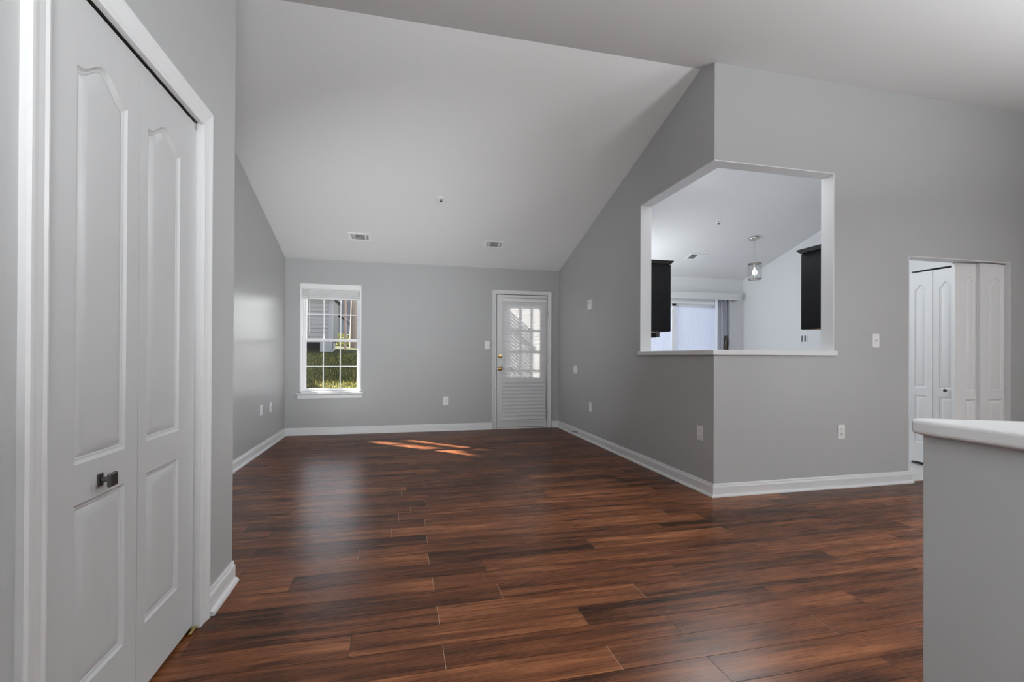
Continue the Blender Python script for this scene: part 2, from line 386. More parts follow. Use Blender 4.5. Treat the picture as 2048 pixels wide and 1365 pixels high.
# floor of planks, laid row by row along x; every plank is a face of one mesh
def build_floor():
    P_, L_, G_, GB = 0.1441, 0.944, 0.0020, 0.0024
    offs = {-2: .793, -1: .166, 0: .776, 1: .166, 2: .767, 3: .166, 4: .466, 5: .165, 6: .44, 7: .16, 8: .729, 9: .166, 10: .9, 11: .17, 12: 0.0, 14: .2, 16: .02, 18: .216}
    light = {1: 1, 3: 1, 5: 1, 7: 1, 9: 1, 11: 1, 12: 1, 14: 1, 10: 1, 8: 1, 16: 1}
    rnd = random.Random(11); b = MB(); cols = []
    X0, X1 = XL - 0.05, XE
    k0 = math.floor((YF - 1.54) / P_); k1 = math.ceil((YB - 1.54) / P_)
    b.quadmesh([(X0, YF, -0.004), (X1, YF, -0.004), (X1, YB + 0.03, -0.004), (X0, YB + 0.03, -0.004)], [(0, 1, 2, 3)], 1); cols.append((0, 0, 0))
    b.quadmesh([(X0, YF, -0.06), (X1, YF, -0.06), (X1, YB + 0.03, -0.06), (X0, YB + 0.03, -0.06)], [(0, 1, 2, 3)], 1); cols.append((0, 0, 0))
    for k in range(k0, k1):
        y0, y1 = 1.54 + k * P_, 1.54 + (k + 1) * P_
        y1 = min(y1, YB + 0.02)
        xa, xb = X0, X1
        if y0 > YC + 0.07: xb = XR + 0.05
        off = offs.get(k, rnd.random() * L_)
        j = off + math.floor((xa - off) / L_) * L_
        while j < xb:
            a, c = max(j, xa), min(j + L_, xb)
            col = (rnd.random(), rnd.random(), rnd.random())
            if c - a > 0.01:
                b.quadmesh([(a + GB / 2, y0 + G_ / 2, 0), (c - GB / 2, y0 + G_ / 2, 0), (c - GB / 2, y1 - G_ / 2, 0), (a + GB / 2, y1 - G_ / 2, 0)], [(0, 1, 2, 3)], 0); cols.append(col)
                if c < xb:
                    mi = 2 if (light.get(k) and -0.3 < c < 0.3) or rnd.random() < 0.22 else 1
                    b.quadmesh([(c - GB / 2, y0, -0.0006), (c + GB / 2, y0, -0.0006), (c + GB / 2, y1, -0.0006), (c - GB / 2, y1, -0.0006)], [(0, 1, 2, 3)], mi); cols.append(col)
            j += L_
    me = bpy.data.meshes.new('floor'); me.from_pydata(b.v, [], b.f)
    for m in ('planks', 'seam', 'seam_light'): me.materials.append(M[m])
    me.polygons.foreach_set('material_index', b.mi)
    at = me.color_attributes.new('rnd', 'FLOAT_COLOR', 'CORNER')
    data = []
    for poly, c in zip(me.polygons, cols):
        for _ in poly.loop_indices: data += [*c, 1.0]
    at.data.foreach_set('color', data)
    o = bpy.data.objects.new('floor', me); COL.objects.link(o)
    return structure(o, 'reddish brown wood plank floor of the living room', 'floor')
build_floor()
kf = MB().box(XR + T - 0.02, YC + 0.07, -0.06, XE, YB + 0.03, 0.0).build('floor', M['kfloor'])
structure(kf, 'pale vinyl kitchen floor beyond the right hand doorway', 'floor')
th = MB().prism([(YC + 0.03, 0), (YC + 0.036, 0.006), (YC + 0.11, 0.006), (YC + 0.118, 0)], 'X', 4.41, 5.655).build('trim_1', M['threshold'])
structure(th, 'pale threshold strip on the floor under the right hand doorway', 'threshold')

# ceiling: two slopes meeting at a ridge, a flat strip behind the camera
c = MB()
c.prism([(YB + 0.2, zb(YB + 0.2)), (YR, HR), (YFL, 2.44), (YF - 0.2, 2.44), (YF - 0.2, 2.60), (YFL, 2.60), (YR, HR + 0.14), (YB + 0.2, zb(YB + 0.2) + 0.14)], 'X', XL - 0.2, XE + 0.2)
structure(c.build('ceiling', M['ceiling']), 'white vaulted ceiling sloping up to a ridge', 'ceiling')

WIN = (-1.345, 0.585, -0.533, 2.107)
DOOR = (1.420, 0.0, 2.253, 2.067)
SLIDE = (3.45, 0.0, 5.46, 2.05)
YBO = YB + 0.16
o = wall_grid('wall_back', 'Y', YB, YBO, (XL - T, -0.02), (XR + 0.06, 2.53), [WIN, DOOR], [M['wall']])
structure(o, 'grey back wall with the window and the glazed door', 'wall')
o = wall_grid('wall_back_kitchen', 'Y', YB, YBO, (XR + 0.06, -0.02), (XE, 2.53), [SLIDE], [M['wall_white']])
structure(o, 'white far wall of the kitchen with the sliding door', 'wall')
def ypoly(y0, y1, pad=0.05):
    pts = [(y0, -0.02), (y1, -0.02), (y1, roof(y1) + pad)]
    if y0 < YR < y1: pts.append((YR, HR + pad))
    if y0 < YFL < y1: pts.append((YFL, 2.44 + pad))
    return pts + [(y0, roof(y0) + pad)]
structure(MB().prism(ypoly(YN - T, YB + 0.1), 'X', XL - T, XL).build('wall_left', M['wall']), 'grey left wall of the living room running to the window corner', 'wall')
# wall with the bifold closet: opening cut into the slab
CLO = (1.30, 0.0, 2.165, 2.052)
b = MB()
pl = [(CLO[2], -0.02), (YN, -0.02), (YN, roof(YN) + 0.05), (YFL, 2.49), (YF, 2.49), (YF, -0.02), (CLO[0], -0.02), (CLO[0], CLO[3]), (CLO[2], CLO[3])]
b.prism(pl, 'X', XN - T, XN)
b.prism([(XL, -0.02), (XN - T, -0.02), (XN - T, roof(YN) + 0.05), (XL, roof(YN) + 0.05)], 'Y', YN - T, YN)
b.prism([(XL - 0.02, -0.02), (XL, -0.02), (XL, 2.49), (XL - 0.02, 2.49)], 'Y', 0.9, YN - T)
b.prism([(XL, -0.02), (XN - T, -0.02), (XN - T, 2.49), (XL, 2.49)], 'Y', 0.8, 0.9)
structure(b.build('wall_closet', M['wall']), 'grey wall around the white bifold closet at left', 'wall')
# right living-room wall and the kitchen wall, with the corner pass-through
PZ0, PZ1, PY, PX = 1.125, 2.68, 4.475, 3.595
def two_tone(o, axis, val, mi=1):
    i = 'XYZ'.index(axis); s = 1 if val > 0 else -1
    for p in o.data.polygons:
        if p.normal[i] * s > 0.9: p.material_index = mi
b = MB().prism([(YC, -0.02), (YB + 0.1, -0.02), (YB + 0.1, zb(YB + 0.1) + 0.05), (YR, HR + 0.05), (YC, roof(YC) + 0.05), (YC, PZ1), (PY, PZ1), (PY, PZ0), (YC, PZ0)], 'X', XR, XR + T)
o = b.build('wall_right', [M['wall'], M['wall_white']]); two_tone(o, 'X', 1)
structure(o, 'grey right wall of the living room with the far half of the pass-through', 'wall')
b = MB().prism([(XR + T, -0.02), (4.412, -0.02), (4.412, 2.02), (5.655, 2.02), (5.655, -0.02), (XE, -0.02), (XE, roof(YC + T) + 0.05), (XR + T, roof(YC + T) + 0.05), (XR + T, PZ1), (PX, PZ1), (PX, PZ0), (XR + T, PZ0)], 'Y', YC, YC + T)
o = b.build('wall_kitchen', [M['wall'], M['wall_white']]); two_tone(o, 'Y', 1)
structure(o, 'grey wall facing the camera with pass-through and open doorway', 'wall')
# white lining of the pass-through: jambs and soffit
b = MB(); e = 0.006
b.box(XR - 0.001, PY - e, PZ0, XR + T + 0.002, PY + 0.002, PZ1)
b.box(PX - e, YC - 0.001, PZ0, PX + 0.002, YC + T + 0.002, PZ1)
b.prism([(XR - 0.001, YC - 0.001), (PX, YC - 0.001), (PX, YC + T + 0.002), (XR + T + 0.002, YC + T + 0.002), (XR + T + 0.002, PY), (XR - 0.001, PY)], 'Z', PZ1 - e, PZ1 + 0.001)
structure(b.build('trim_2', M['trim']), 'white lining of the corner pass-through', 'trim')
b = MB().prism([(XR - 0.022, YC - 0.022), (PX + 0.018, YC - 0.022), (PX + 0.018, YC + 0.001), (PX - 0.007, YC + 0.001), (PX - 0.007, YC + T + 0.03), (XR + T + 0.03, YC + T + 0.03), (XR + T + 0.03, PY - 0.007), (XR + 0.001, PY - 0.007), (XR + 0.001, PY + 0.018), (XR - 0.022, PY + 0.018)], 'Z', PZ0, 1.165)
structure(b.build('trim_3', M['trim'], bevel=0.004), 'white L-shaped sill of the corner pass-through', 'sill')
# doorway reveal lining
b = MB().box(4.412, YC - 0.001, 0.0, 4.418, YC + T + 0.002, 2.02).box(5.649, YC - 0.001, 0.0, 5.655, YC + T + 0.002, 2.02).box(4.412, YC - 0.001, 2.014, 5.655, YC + T + 0.002, 2.021)
structure(b.build('trim_4', M['trim']), 'white lining of the open doorway at right', 'trim')
# kitchen side walls, laundry closet block
structure(MB().box(5.784, 4.70, -0.02, 5.784 + T, YB, 3.2).build('wall_kitchen_right', M['wall_white']), 'white right wall of the kitchen seen through the pass-through', 'wall')
CX0, CY0 = 5.25, 3.50
b = MB()
b.prism([(CY0 + 0.03, -0.02), (CY0 + 0.03, 3.55), (4.70, 3.35), (4.70, -0.02), (3.905, -0.02), (3.905, 2.03), (3.515, 2.03), (3.515, -0.02)][0:0] or [(4.70, -0.02), (4.70, 3.2), (CY0 + 0.03, 3.52), (CY0 + 0.03, 2.025), (3.91, 2.025), (3.91, -0.02)], 'X', CX0 + 0.04, CX0 + 0.10)
b.box(CX0 + 0.04, 4.64, -0.02, 5.784 + T, 4.70, 3.15)
b.box(CX0 + 0.04, CY0 + 0.03, 2.07, XE, CY0 + 0.08, 3.40)
structure(b.build('wall_laundry', M['wall_white']), 'white closet wall in the kitchen behind the doorway', 'wall')
# foyer walls out of frame
structure(MB().box(XE, YF, -0.02, XE + T, YB, 3.6).build('wall_foyer', M['wall']), 'grey foyer wall beyond the right edge', 'wall')
structure(MB().box(XN - T, YF - T, -0.02, XE, YF, 2.5).build('wall_front', M['wall']), 'grey wall behind the viewpoint', 'wall')

# baseboards: profile swept along each wall with mitred corners
PROF = [(0, 0), (0.031, 0), (0.031, 0.008), (0.027, 0.016), (0.019, 0.0205), (0.0145, 0.022), (0.0145, 0.074), (0.0125, 0.082), (0.0085, 0.087), (0.0085, 0.094), (0.005, 0.102), (0, 0.103)]
def sweep(points, names_labels, prof=PROF, square_start=True):
    """points walk with the room on the left-hand side"""
    pts = [Vector(p) for p in points]; nrm = []
    for a, c_ in zip(pts, pts[1:]):
        d = (c_ - a).normalized(); nrm.append(Vector((-d.y, d.x)))
    for i, nl in enumerate(names_labels):
        def mit(j, side):
            k = j - 1 if side == 0 else j + 1
            if side == 0 and j == 0 or side == 1 and j == len(nrm) - 1: return nrm[j]
            s = nrm[j] + nrm[k]; return s / (1 + nrm[j].dot(nrm[k]))
        b = MB(); n = len(prof)
        v = [(pts[i].x + mit(i, 0).x * t, pts[i].y + mit(i, 0).y * t, z) for t, z in prof] + [(pts[i + 1].x + mit(i, 1).x * t, pts[i + 1].y + mit(i, 1).y * t, z) for t, z in prof]
        b.quadmesh(v, [list(range(n)), list(range(2 * n - 1, n - 1, -1))] + [(k, (k + 1) % n, n + (k + 1) % n, n + k) for k in range(n)])
        structure(b.build(nl[0], M['trim']), nl[1], 'baseboard')
def rsweep(points, nls): sweep(points, nls)
# walking so that the room lies to the left
rsweep([(1.368, YB), (XL, YB), (XL, YN)], [('baseboard_back', 'white baseboard along the back wall under the window'), ('baseboard_left', 'white baseboard along the left living room wall')])
rsweep([(4.44, YC), (XR, YC), (XR, YB), (2.312, YB)], [('baseboard_kitchen', 'white baseboard under the pass-through facing the camera'), ('baseboard_right', 'white baseboard along the right living room wall'), ('baseboard_corner', 'short white baseboard piece right of the glazed door')])
rsweep([(XN, YN + 0.002), (XN, 2.248)], [('baseboard_closet', 'short white baseboard end beside the bifold closet')])
rsweep([(XN, 1.225), (XN, YF)], [('baseboard_near', 'white baseboard left of the bifold closet')])

# ------------------------------------------------------------------ casing helper (flat frame with stepped profile around an opening)
def casing(u0, v0, u1, v1, wd, to3, bottom=False, prof=((0, 0.009), (0.12, 0.012), (0.25, 0.010), (0.55, 0.0135), (0.78, 0.018), (0.9, 0.019), (1.0, 0.015))):
    """mitred casing; to3(u, v, t) gives a point, t = height proud of the wall"""
    b = MB()
    path = [(u0, v0, -1, 0), (u0, v1, -1, 1), (u1, v1, 1, 1), (u1, v0, 1, 0)]
    pr = [(0, 0)] + [(f * wd, t) for f, t in prof] + [(wd, 0)]
    rings = [[to3(u + su * a, v + sv * a, t) for a, t in pr] for u, v, su, sv in path]
    n = len(pr)
    for i in range(3):
        b.quadmesh(rings[i] + rings[i + 1], [(k, (k + 1) % n, n + (k + 1) % n, n + k) for k in range(n)])
    b.quadmesh(rings[0], [list(range(n))]); b.quadmesh(rings[3], [list(range(n))])
    return b

# ------------------------------------------------------------------ moulded two-panel bifold leaf
def leaf_mesh(wid, z0, z1, panels, thick=0.035):
    """local frame: u along +x (0..wid), v = z, front at y=0 facing -y. panels: (u0,v0,u1,v1,arch)"""
    b = MB()
    def outline(u0, v0, u1, v1, arch, ins, n=28):
        a0, a1, c0 = u0 + ins, u1 - ins, v0 + ins
        pts = [(a0, c0), (a1, c0)]
        if not arch: return pts + [(a1, v1 - ins), (a0, v1 - ins)]
        for i in range(n + 1):
            f = i / n; u = a1 + (a0 - a1) * f
            g = (u - u0) / (u1 - u0)
            bump = (0.5 - 0.5 * math.cos(2 * PI * g)) ** 1.15
            slope = abs(math.sin(2 * PI * g)) * PI * arch / (u1 - u0)
            pts.append((u, v1 + arch * bump - ins * math.sqrt(1 + min(slope, 1.2) ** 2)))
        return pts
    def add_face(polys, y):
        vs = [[Vector((u, v, 0)) for u, v in q] for q in polys]
        flat = [p for q in vs for p in q]
        tris = geometry.tessellate_polygon(vs)
        b.quadmesh([(p.x, y, p.y) for p in flat], [tuple(t) for t in tris])
    steps = [(0.0, 0.0), (0.004, 0.004), (0.009, 0.0065), (0.013, 0.0065), (0.017, 0.0085), (0.030, 0.0035), (0.040, 0.0012), (0.044, 0.001)]
    outer = [(0, z0), (wid, z0), (wid, z1), (0, z1)]
    add_face([outer] + [outline(*p[:4], p[4], 0.0) for p in panels], 0.0)
    for p in panels:
        loops = [(outline(*p[:4], p[4], s), d) for s, d in steps]
        for (A, da), (B, db) in zip(loops, loops[1:]):
            n = len(A); b.quadmesh([(u, da, v) for u, v in A] + [(u, db, v) for u, v in B], [(k, (k + 1) % n, n + (k + 1) % n, n + k) for k in range(n)])
        add_face([loops[-1][0]], loops[-1][1])
    b.quadmesh([(u, 0, v) for u, v in outer] + [(u, thick, v) for u, v in outer], [(k, (k + 1) % 4, 4 + (k + 1) % 4, 4 + k) for k in range(4)] + [(4, 5, 6, 7)])
    return b
def leaf(parent, name, origin, rz, wid, z0, z1, panels, m_='door_white'):
    b = leaf_mesh(wid, z0, z1, panels)
    m = Matrix.Translation(Vector(origin)) @ Matrix.Rotation(rz, 4, 'Z'); b.xform(m)
    o = b.build(name, M[m_], parent)
    bm = bmesh.new(); bm.from_mesh(o.data); bmesh.ops.remove_doubles(bm, verts=bm.verts, dist=1e-5); bmesh.ops.recalc_face_normals(bm, faces=bm.faces); bm.to_mesh(o.data); bm.free()
    o.data.polygons.foreach_set('use_smooth', [True] * len(o.data.polygons))
    try: o.data.set_sharp_from_angle(angle=math.radians(22))
    except Exception: pass
    return o

# near closet: leaves, knob, track, jambs, casing
d1 = empty('door_1', (0, 0, 0)); structure(d1, 'white two-leaf bifold closet door in the left foreground', 'door')
FX = -0.807
# u runs along +y when rz=+90deg, front (-y local) then faces +x
UP = (0.822, 1.851, 0.054); LP = (0.228, 0.718)
l1 = leaf(d1, 'door_leaf', (FX, 1.316, 0), PI / 2, 0.4185, 0.018, 2.040, [(0.119, LP[0], 0.351, LP[1], 0), (0.119, UP[0], 0.351, UP[1], UP[2])])
l2 = leaf(d1, 'door_leaf', (FX, 1.7375, 0), PI / 2, 0.4185, 0.018, 2.040, [(0.050, LP[0], 0.284, LP[1], 0), (0.050, UP[0], 0.284, UP[1], UP[2])])
k = empty('door_knob', (FX, 1.56, 0.765)); k.parent = None
kb = MB().box(FX, 1.530, 0.742, FX + 0.005, 1.552, 0.778).build('knob_rose', M['pewter'], bevel=0.003)
kn = MB().tube([(FX + 0.004, 1.541, 0.760), (FX + 0.026, 1.541, 0.760)], 0.0075, 12)
kn.prism([(1.541 + a * 0.0195 + (0.0), 0.760 + c_ * 0.0195) for a, c_ in ((-1, -1), (1, -1), (1, 1), (-1, 1))], 'X', FX + 0.026, FX + 0.036)
kh = kn.build('knob', M['pewter'], l1, bevel=0.004); kb.parent = l1
bpy.data.objects.remove(k)
b = MB().box(FX - 0.034, 1.302, 2.046, FX + 0.004, 2.163, 2.052).box(FX - 0.036, 1.302, 2.040, FX - 0.032, 2.163, 2.05)
b.build('sliding_track', M['track'], d1)
b = MB().box(-0.83, 2.145, 2.020, -0.805, 2.161, 2.046).tube([(-0.815, 2.12, 2.043), (-0.815, 2.12, 2.05)], 0.006, 8)
b.build('top_pivot_bracket', M['nickel'], d1)
MB().box(-0.84, 2.10, 0.0, -0.79, 2.163, 0.010).build('floor_pivot_bracket', M['brass'], d1)
j = MB().box(XN - T, 2.165, 0, XN + 0.001, 2.167, 2.052)
b = MB()
b.box(XN - T, 2.1635, 0.0, XN + 0.002, 2.166, 2.05).box(XN - T, 1.2995, 0.0, XN + 0.002, 1.302, 2.05).box(FX + 0.006, 1.30, 2.048, XN + 0.002, 2.165, 2.053).box(XN - T, 1.30, 2.050, XN, 2.165, 2.053)
structure(b.build('trim_5', M['trim']), 'white jamb lining of the near bifold closet', 'trim')
cs = casing(1.30, 0.0, 2.165, 2.046, 0.080, lambda u, v, t: (XN + t, u, v))
structure(cs.build('trim_6', M['trim']), 'white moulded casing around the near bifold closet', 'trim')

# kitchen-side laundry bifolds seen through the doorway
d2 = empty('door_2'); structure(d2, 'white bifold pair with small knob through the right doorway, far side', 'door')
# facing -x: front normal -y local -> rz = -90deg: local +x -> -y world
sA = [(0.050, LP[0], 0.165, LP[1] + 0.005, 0), (0.050, UP[0] - 0.02, 0.165, UP[1] - 0.03, 0.05)]
lA = leaf(d2, 'door_leaf', (CX0, 3.905, 0), -PI / 2, 0.220, 0.032, 2.0, sA, 'door_lit')
lB = leaf(d2, 'door_leaf', (CX0 + 0.006, 3.683, 0), -PI / 2 + 0.05, 0.220, 0.032, 2.0, [(0.055, LP[0], 0.170, LP[1] + 0.005, 0), (0.055, UP[0] - 0.02, 0.170, UP[1] - 0.03, 0.05)], 'door_lit')
q = MB().lathe([(0.004, 0), (0.005, 0.018), (0.014, 0.022), (0.017, 0.030), (0.012, 0.038), (0.001, 0.040)], (CX0 + 0.001, 3.55, 0.79), (-1, 0, 0), 16).build('knob', M['pewter'], lB, smooth=True)
d3 = empty('door_3'); structure(d3, 'white bifold pair standing in the right doorway against its right jamb', 'door')
leaf(d3, 'door_leaf', (5.085, 3.372, 0), -0.10, 0.245, 0.03, 2.006, [(0.112, LP[0], 0.222, LP[1], 0), (0.112, UP[0] - 0.02, 0.222, UP[1] - 0.02, 0.05)], 'door_lit')
leaf(d3, 'door_leaf', (5.315, 3.318, 0), 0.03, 0.332, 0.03, 2.006, [(0.120, LP[0], 0.305, LP[1], 0), (0.120, UP[0] - 0.02, 0.305, UP[1] - 0.02, 0.05)], 'door_lit')

# ------------------------------------------------------------------ living-room window
w1 = empty('window_1'); structure(w1, 'white double hung window with grids on the back wall', 'window')
x0, z0, x1, z1 = WIN
b = MB()
fr = 0.020
for (a, c_, d, e_) in ((x0, z0, x0 + fr, z1), (x1 - fr, z0, x1, z1), (x0, z1 - fr, x1, z1), (x0, z0, x1, z0 + fr)): b.box(a, YB - 0.004, c_, d, YBO + 0.01, e_)
b.build('window_frame', M['vinyl'], w1, bevel=0.002)
def sash(name, y, za, zc, split_z, bot, top):
    s = MB(); sx0, sx1, st = x0 + fr, x1 - fr, 0.047
    s.box(sx0, y, za, sx0 + st, y + 0.03, zc).box(sx1 - st, y, za, sx1, y + 0.03, zc).box(sx0 + st, y, za, sx1 - st, y + 0.03, za + bot).box(sx0 + st, y, zc - top, sx1 - st, y + 0.03, zc)
    so = s.build(name, M['vinyl'], w1, bevel=0.003)
    g0, g1, gz0, gz1 = sx0 + st, sx1 - st, za + bot, zc - top
    MB().box(g0 - 0.005, y + 0.013, gz0 - 0.005, g1 + 0.005, y + 0.017, gz1 + 0.005).build('window_pane', M['glass'], so)
    m = MB()
    for f in (1 / 3, 2 / 3): m.box(g0 + (g1 - g0) * f - 0.007, y + 0.006, gz0, g0 + (g1 - g0) * f + 0.007, y + 0.012, gz1)
    m.box(g0, y + 0.0055, split_z - 0.007, g1, y + 0.0125, split_z + 0.007)
    m.build('muntin_grid', M['vinyl'], so)
    return so
lo_s = sash('lower_sash', YB + 0.085, z0 + fr, 1.345, 0.950, 0.034, 0.040)
sash('upper_sash', YB + 0.118, 1.308, z1 - fr, 1.692, 0.034, 0.040)
MB().box(-0.99, YB + 0.070, 1.318, -0.89, YB + 0.086, 1.330).build('sash_lock', M['vinyl'], lo_s, bevel=0.002)
b = MB().prism([(YB - 0.045, 0.562), (YB - 0.048, 0.575), (YB - 0.040, 0.587), (YB + 0.085, 0.587), (YB + 0.085, 0.562)], 'X', -1.392, -0.496)
b.build('window_sill', M['trim'], w1, bevel=0.003)
MB().prism([(YB + 0.001, 0.500), (YB - 0.012, 0.500), (YB - 0.018, 0.512), (YB - 0.016, 0.553), (YB - 0.024, 0.562), (YB + 0.001, 0.562)], 'X', -1.372, -0.512).build('apron', M['trim'], w1)

wb = empty('window_blind', (-0.939, YB + 0.02, 2.03)); tag(wb, 'white horizontal blind raised to the top of the living room window', 'blind')
MB().box(x0 + 0.003, YB - 0.012, 2.036, x1 - 0.003, YB + 0.004, 2.106).build('valance', M['plastic'], wb, bevel=0.002)
MB().box(x0 + 0.022, YB + 0.006, 2.045, x1 - 0.022, YB + 0.058, 2.09).build('headrail', M['plastic'], wb)
s = MB()
for i in range(8):
    z = 1.920 + i * 0.0150
    jx = random.uniform(-0.002, 0.002)
    s.box(x0 + 0.024 + jx, YB + 0.004, z, x1 - 0.024 + jx, YB + 0.056, z + 0.0105)
s.build('stacked_slats', M['plastic'], wb)
MB().box(x0 + 0.024, YB + 0.008, 1.897, x1 - 0.024, YB + 0.054, 1.917).build('bottom_rail', M['plastic'], wb, bevel=0.003)
MB().tube([(-1.222, YB + 0.004, 2.04), (-1.221, YB - 0.004, 1.9), (-1.220, YB - 0.004, 1.41)], 0.0055, 8).build('tilt_wand', M['plastic'], wb)

# ------------------------------------------------------------------ glazed exterior door
d4 = empty('door_4'); structure(d4, 'white exterior door with glass lite and brass locks', 'door')
SX0, SX1, SZ0, SZ1 = 1.438, 2.236, 0.024, 2.050
LX0, LX1, LZ0, LZ1 = 1.569, 2.115, 0.785, 1.906
YD = YB + 0.018
b = MB()
b.box(SX0, YD, SZ0, LX0, YD + 0.042, SZ1).box(LX1, YD, SZ0, SX1, YD + 0.042, SZ1).box(LX0, YD, SZ0, LX1, YD + 0.042, LZ0).box(LX0, YD, LZ1, LX1, YD + 0.042, SZ1)
slab = b.build('door_slab', M['trim'], d4)
b = MB()
for (a, c_, d, e_) in ((LX0 - 0.03, LZ0 - 0.03, LX0 + 0.008, LZ1 + 0.03), (LX1 - 0.008, LZ0 - 0.03, LX1 + 0.03, LZ1 + 0.03), (LX0, LZ1 - 0.008, LX1, LZ1 + 0.03), (LX0, LZ0 - 0.03, LX1, LZ0 + 0.008)): b.box(a, YD - 0.008, c_, d, YD + 0.05, e_)
b.build('lite_frame', M['trim'], slab, bevel=0.003)
MB().box(LX0, YD + 0.018, LZ0, LX1, YD + 0.024, LZ1).build('door_glass', M['glass'], slab)
b = MB()
for xx in (1.751, 1.930): b.box(xx - 0.011, YD + 0.026, LZ0, xx + 0.011, YD + 0.044, LZ1)
for zz in (1.545, 1.220, 0.925): b.box(LX0, YD + 0.025, zz - 0.011, LX1, YD + 0.045, zz + 0.011)
b.build('muntin_grid', M['trim'], slab)
def round_lock(name, z, prof, par):
    return MB().lathe(prof, (1.487, YD, z), (0, -1, 0), 20).build(name, M['brass'], par, smooth=True)
db = round_lock('deadbolt', 1.107, [(0.031, -0.002), (0.032, 0.006), (0.028, 0.012), (0.014, 0.013), (0.012, 0.016), (0.0, 0.017)], slab)
MB().box(1.4825, YD - 0.030, 1.094, 1.4915, YD - 0.014, 1.120).build('thumb_turn', M['brass'], d4, bevel=0.002)
kn = round_lock('door_knob', 0.918, [(0.033, -0.002), (0.033, 0.005), (0.020, 0.010), (0.012, 0.018), (0.012, 0.030), (0.024, 0.036), (0.029, 0.046), (0.028, 0.058), (0.020, 0.066), (0.0, 0.068)], slab)
for z in (1.76, 1.02, 0.27):
    MB().box(2.236, YB - 0.004, z - 0.05, 2.252, YB + 0.02, z + 0.05).tube([(2.2455, YB - 0.006, z - 0.05), (2.2455, YB - 0.006, z + 0.05)], 0.0065, 8).build('hinge', M['nickel'], d4)
b = MB().box(1.420, YB - 0.0, 0, 1.4305, YBO, 2.067).box(2.2435, YB, 0, 2.253, YBO, 2.067).box(1.42, YB, 2.058, 2.253, YBO, 2.067)
b.box(1.43, YD + 0.044, 0.0, 1.445, YBO, 2.06).box(2.229, YD + 0.044, 0, 2.244, YBO, 2.06).box(1.43, YD + 0.044, 2.045, 2.244, YBO, 2.06)
b.build('door_jamb', M['trim'], d4)
MB().box(1.4305, YD + 0.004, 0.02, SX0, YD + 0.03, 2.058).box(SX1, YD + 0.004, 0.02, 2.2435, YD + 0.03, 2.058).box(1.4305, YD + 0.004, SZ1, 2.2435, YD + 0.03, 2.058).box(1.4305, YD + 0.004, 0.0185, 2.2435, YD + 0.03, SZ0).build('dark_gap_strip', M['dark'], d4)  # dark strip put in for the shaded gap around the slab
MB().box(1.43, YB - 0.012, 0.0, 2.244, YBO, 0.018).build('door_sill', M['threshold'], d4, bevel=0.004)
cs = casing(1.427, 0.0, 2.247, 2.061, 0.058, lambda u, v, t: (u, YB - t, v))
structure(cs.build('trim_7', M['trim']), 'white casing around the glazed exterior door', 'trim')

dbld = empty('door_blind', (1.865, YD, 1.95)); tag(dbld, 'white closed slat blind hanging over the glazed exterior door', 'blind')
MB().box(1.515, YD - 0.052, 1.945, 2.212, YD - 0.001, 1.992).build('headrail', M['plastic'], dbld, bevel=0.003)
s = MB(); pitch = 0.056; nsl = 32
for i in range(nsl):
    zt = 1.948 - i * pitch
    if zt - 0.055 < 0.15: break
    tilt = 0.032 if zt < 0.80 else 0.006
    droop = 0.0 if zt > 0.25 else 0.012
    y0_, y1_ = YD - 0.013, YD - 0.013 - tilt
    zl = zt - 0.063
    n = 5; vs = []
    for kx, xx in enumerate((1.523, 2.205)):
        for m_ in range(n):
            f = m_ / (n - 1); bow = 0.004 * math.sin(PI * f)
            vs.append((xx, y0_ + (y1_ - y0_) * f - bow, zt + (zl - zt) * f - (droop if kx == 1 else 0)))
    s.quadmesh(vs, [(m_, m_ + 1, n + m_ + 1, n + m_) for m_ in range(n - 1)])
so = s.build('blind_slats', M['slat'], dbld)
sd = so.modifiers.new('thick', 'SOLIDIFY'); sd.thickness = 0.0018
b = MB(); q0, q1 = 0.138, 0.104
b.quadmesh([(1.525, YD - 0.05, q0), (2.205, YD - 0.05, q1), (2.205, YD - 0.012, q1), (1.525, YD - 0.012, q0), (1.525, YD - 0.05, q0 + 0.018), (2.205, YD - 0.05, q1 + 0.018), (2.205, YD - 0.012, q1 + 0.018), (1.525, YD - 0.012, q0 + 0.018)],
           [(0, 3, 2, 1), (4, 5, 6, 7), (0, 1, 5, 4), (1, 2, 6, 5), (2, 3, 7, 6), (3, 0, 4, 7)])
b.build('bottom_rail', M['plastic'], dbld, bevel=0.003)
MB().tube([(1.645, YD - 0.05, 1.95), (1.645, YD - 0.056, 1.4), (1.645, YD - 0.057, 0.94)], 0.0012, 6).build('pull_cord', M['plastic'], dbld)
MB().lathe([(0.005, 0.034), (0.014, 0.030), (0.016, 0.006), (0.011, 0.0), (0.016, -0.006), (0.014, -0.028), (0.005, -0.030)], (1.645, YD - 0.059, 0.915), (0, 0, 1), 12).build('cord_tassel', M['plastic'], dbld, smooth=True)

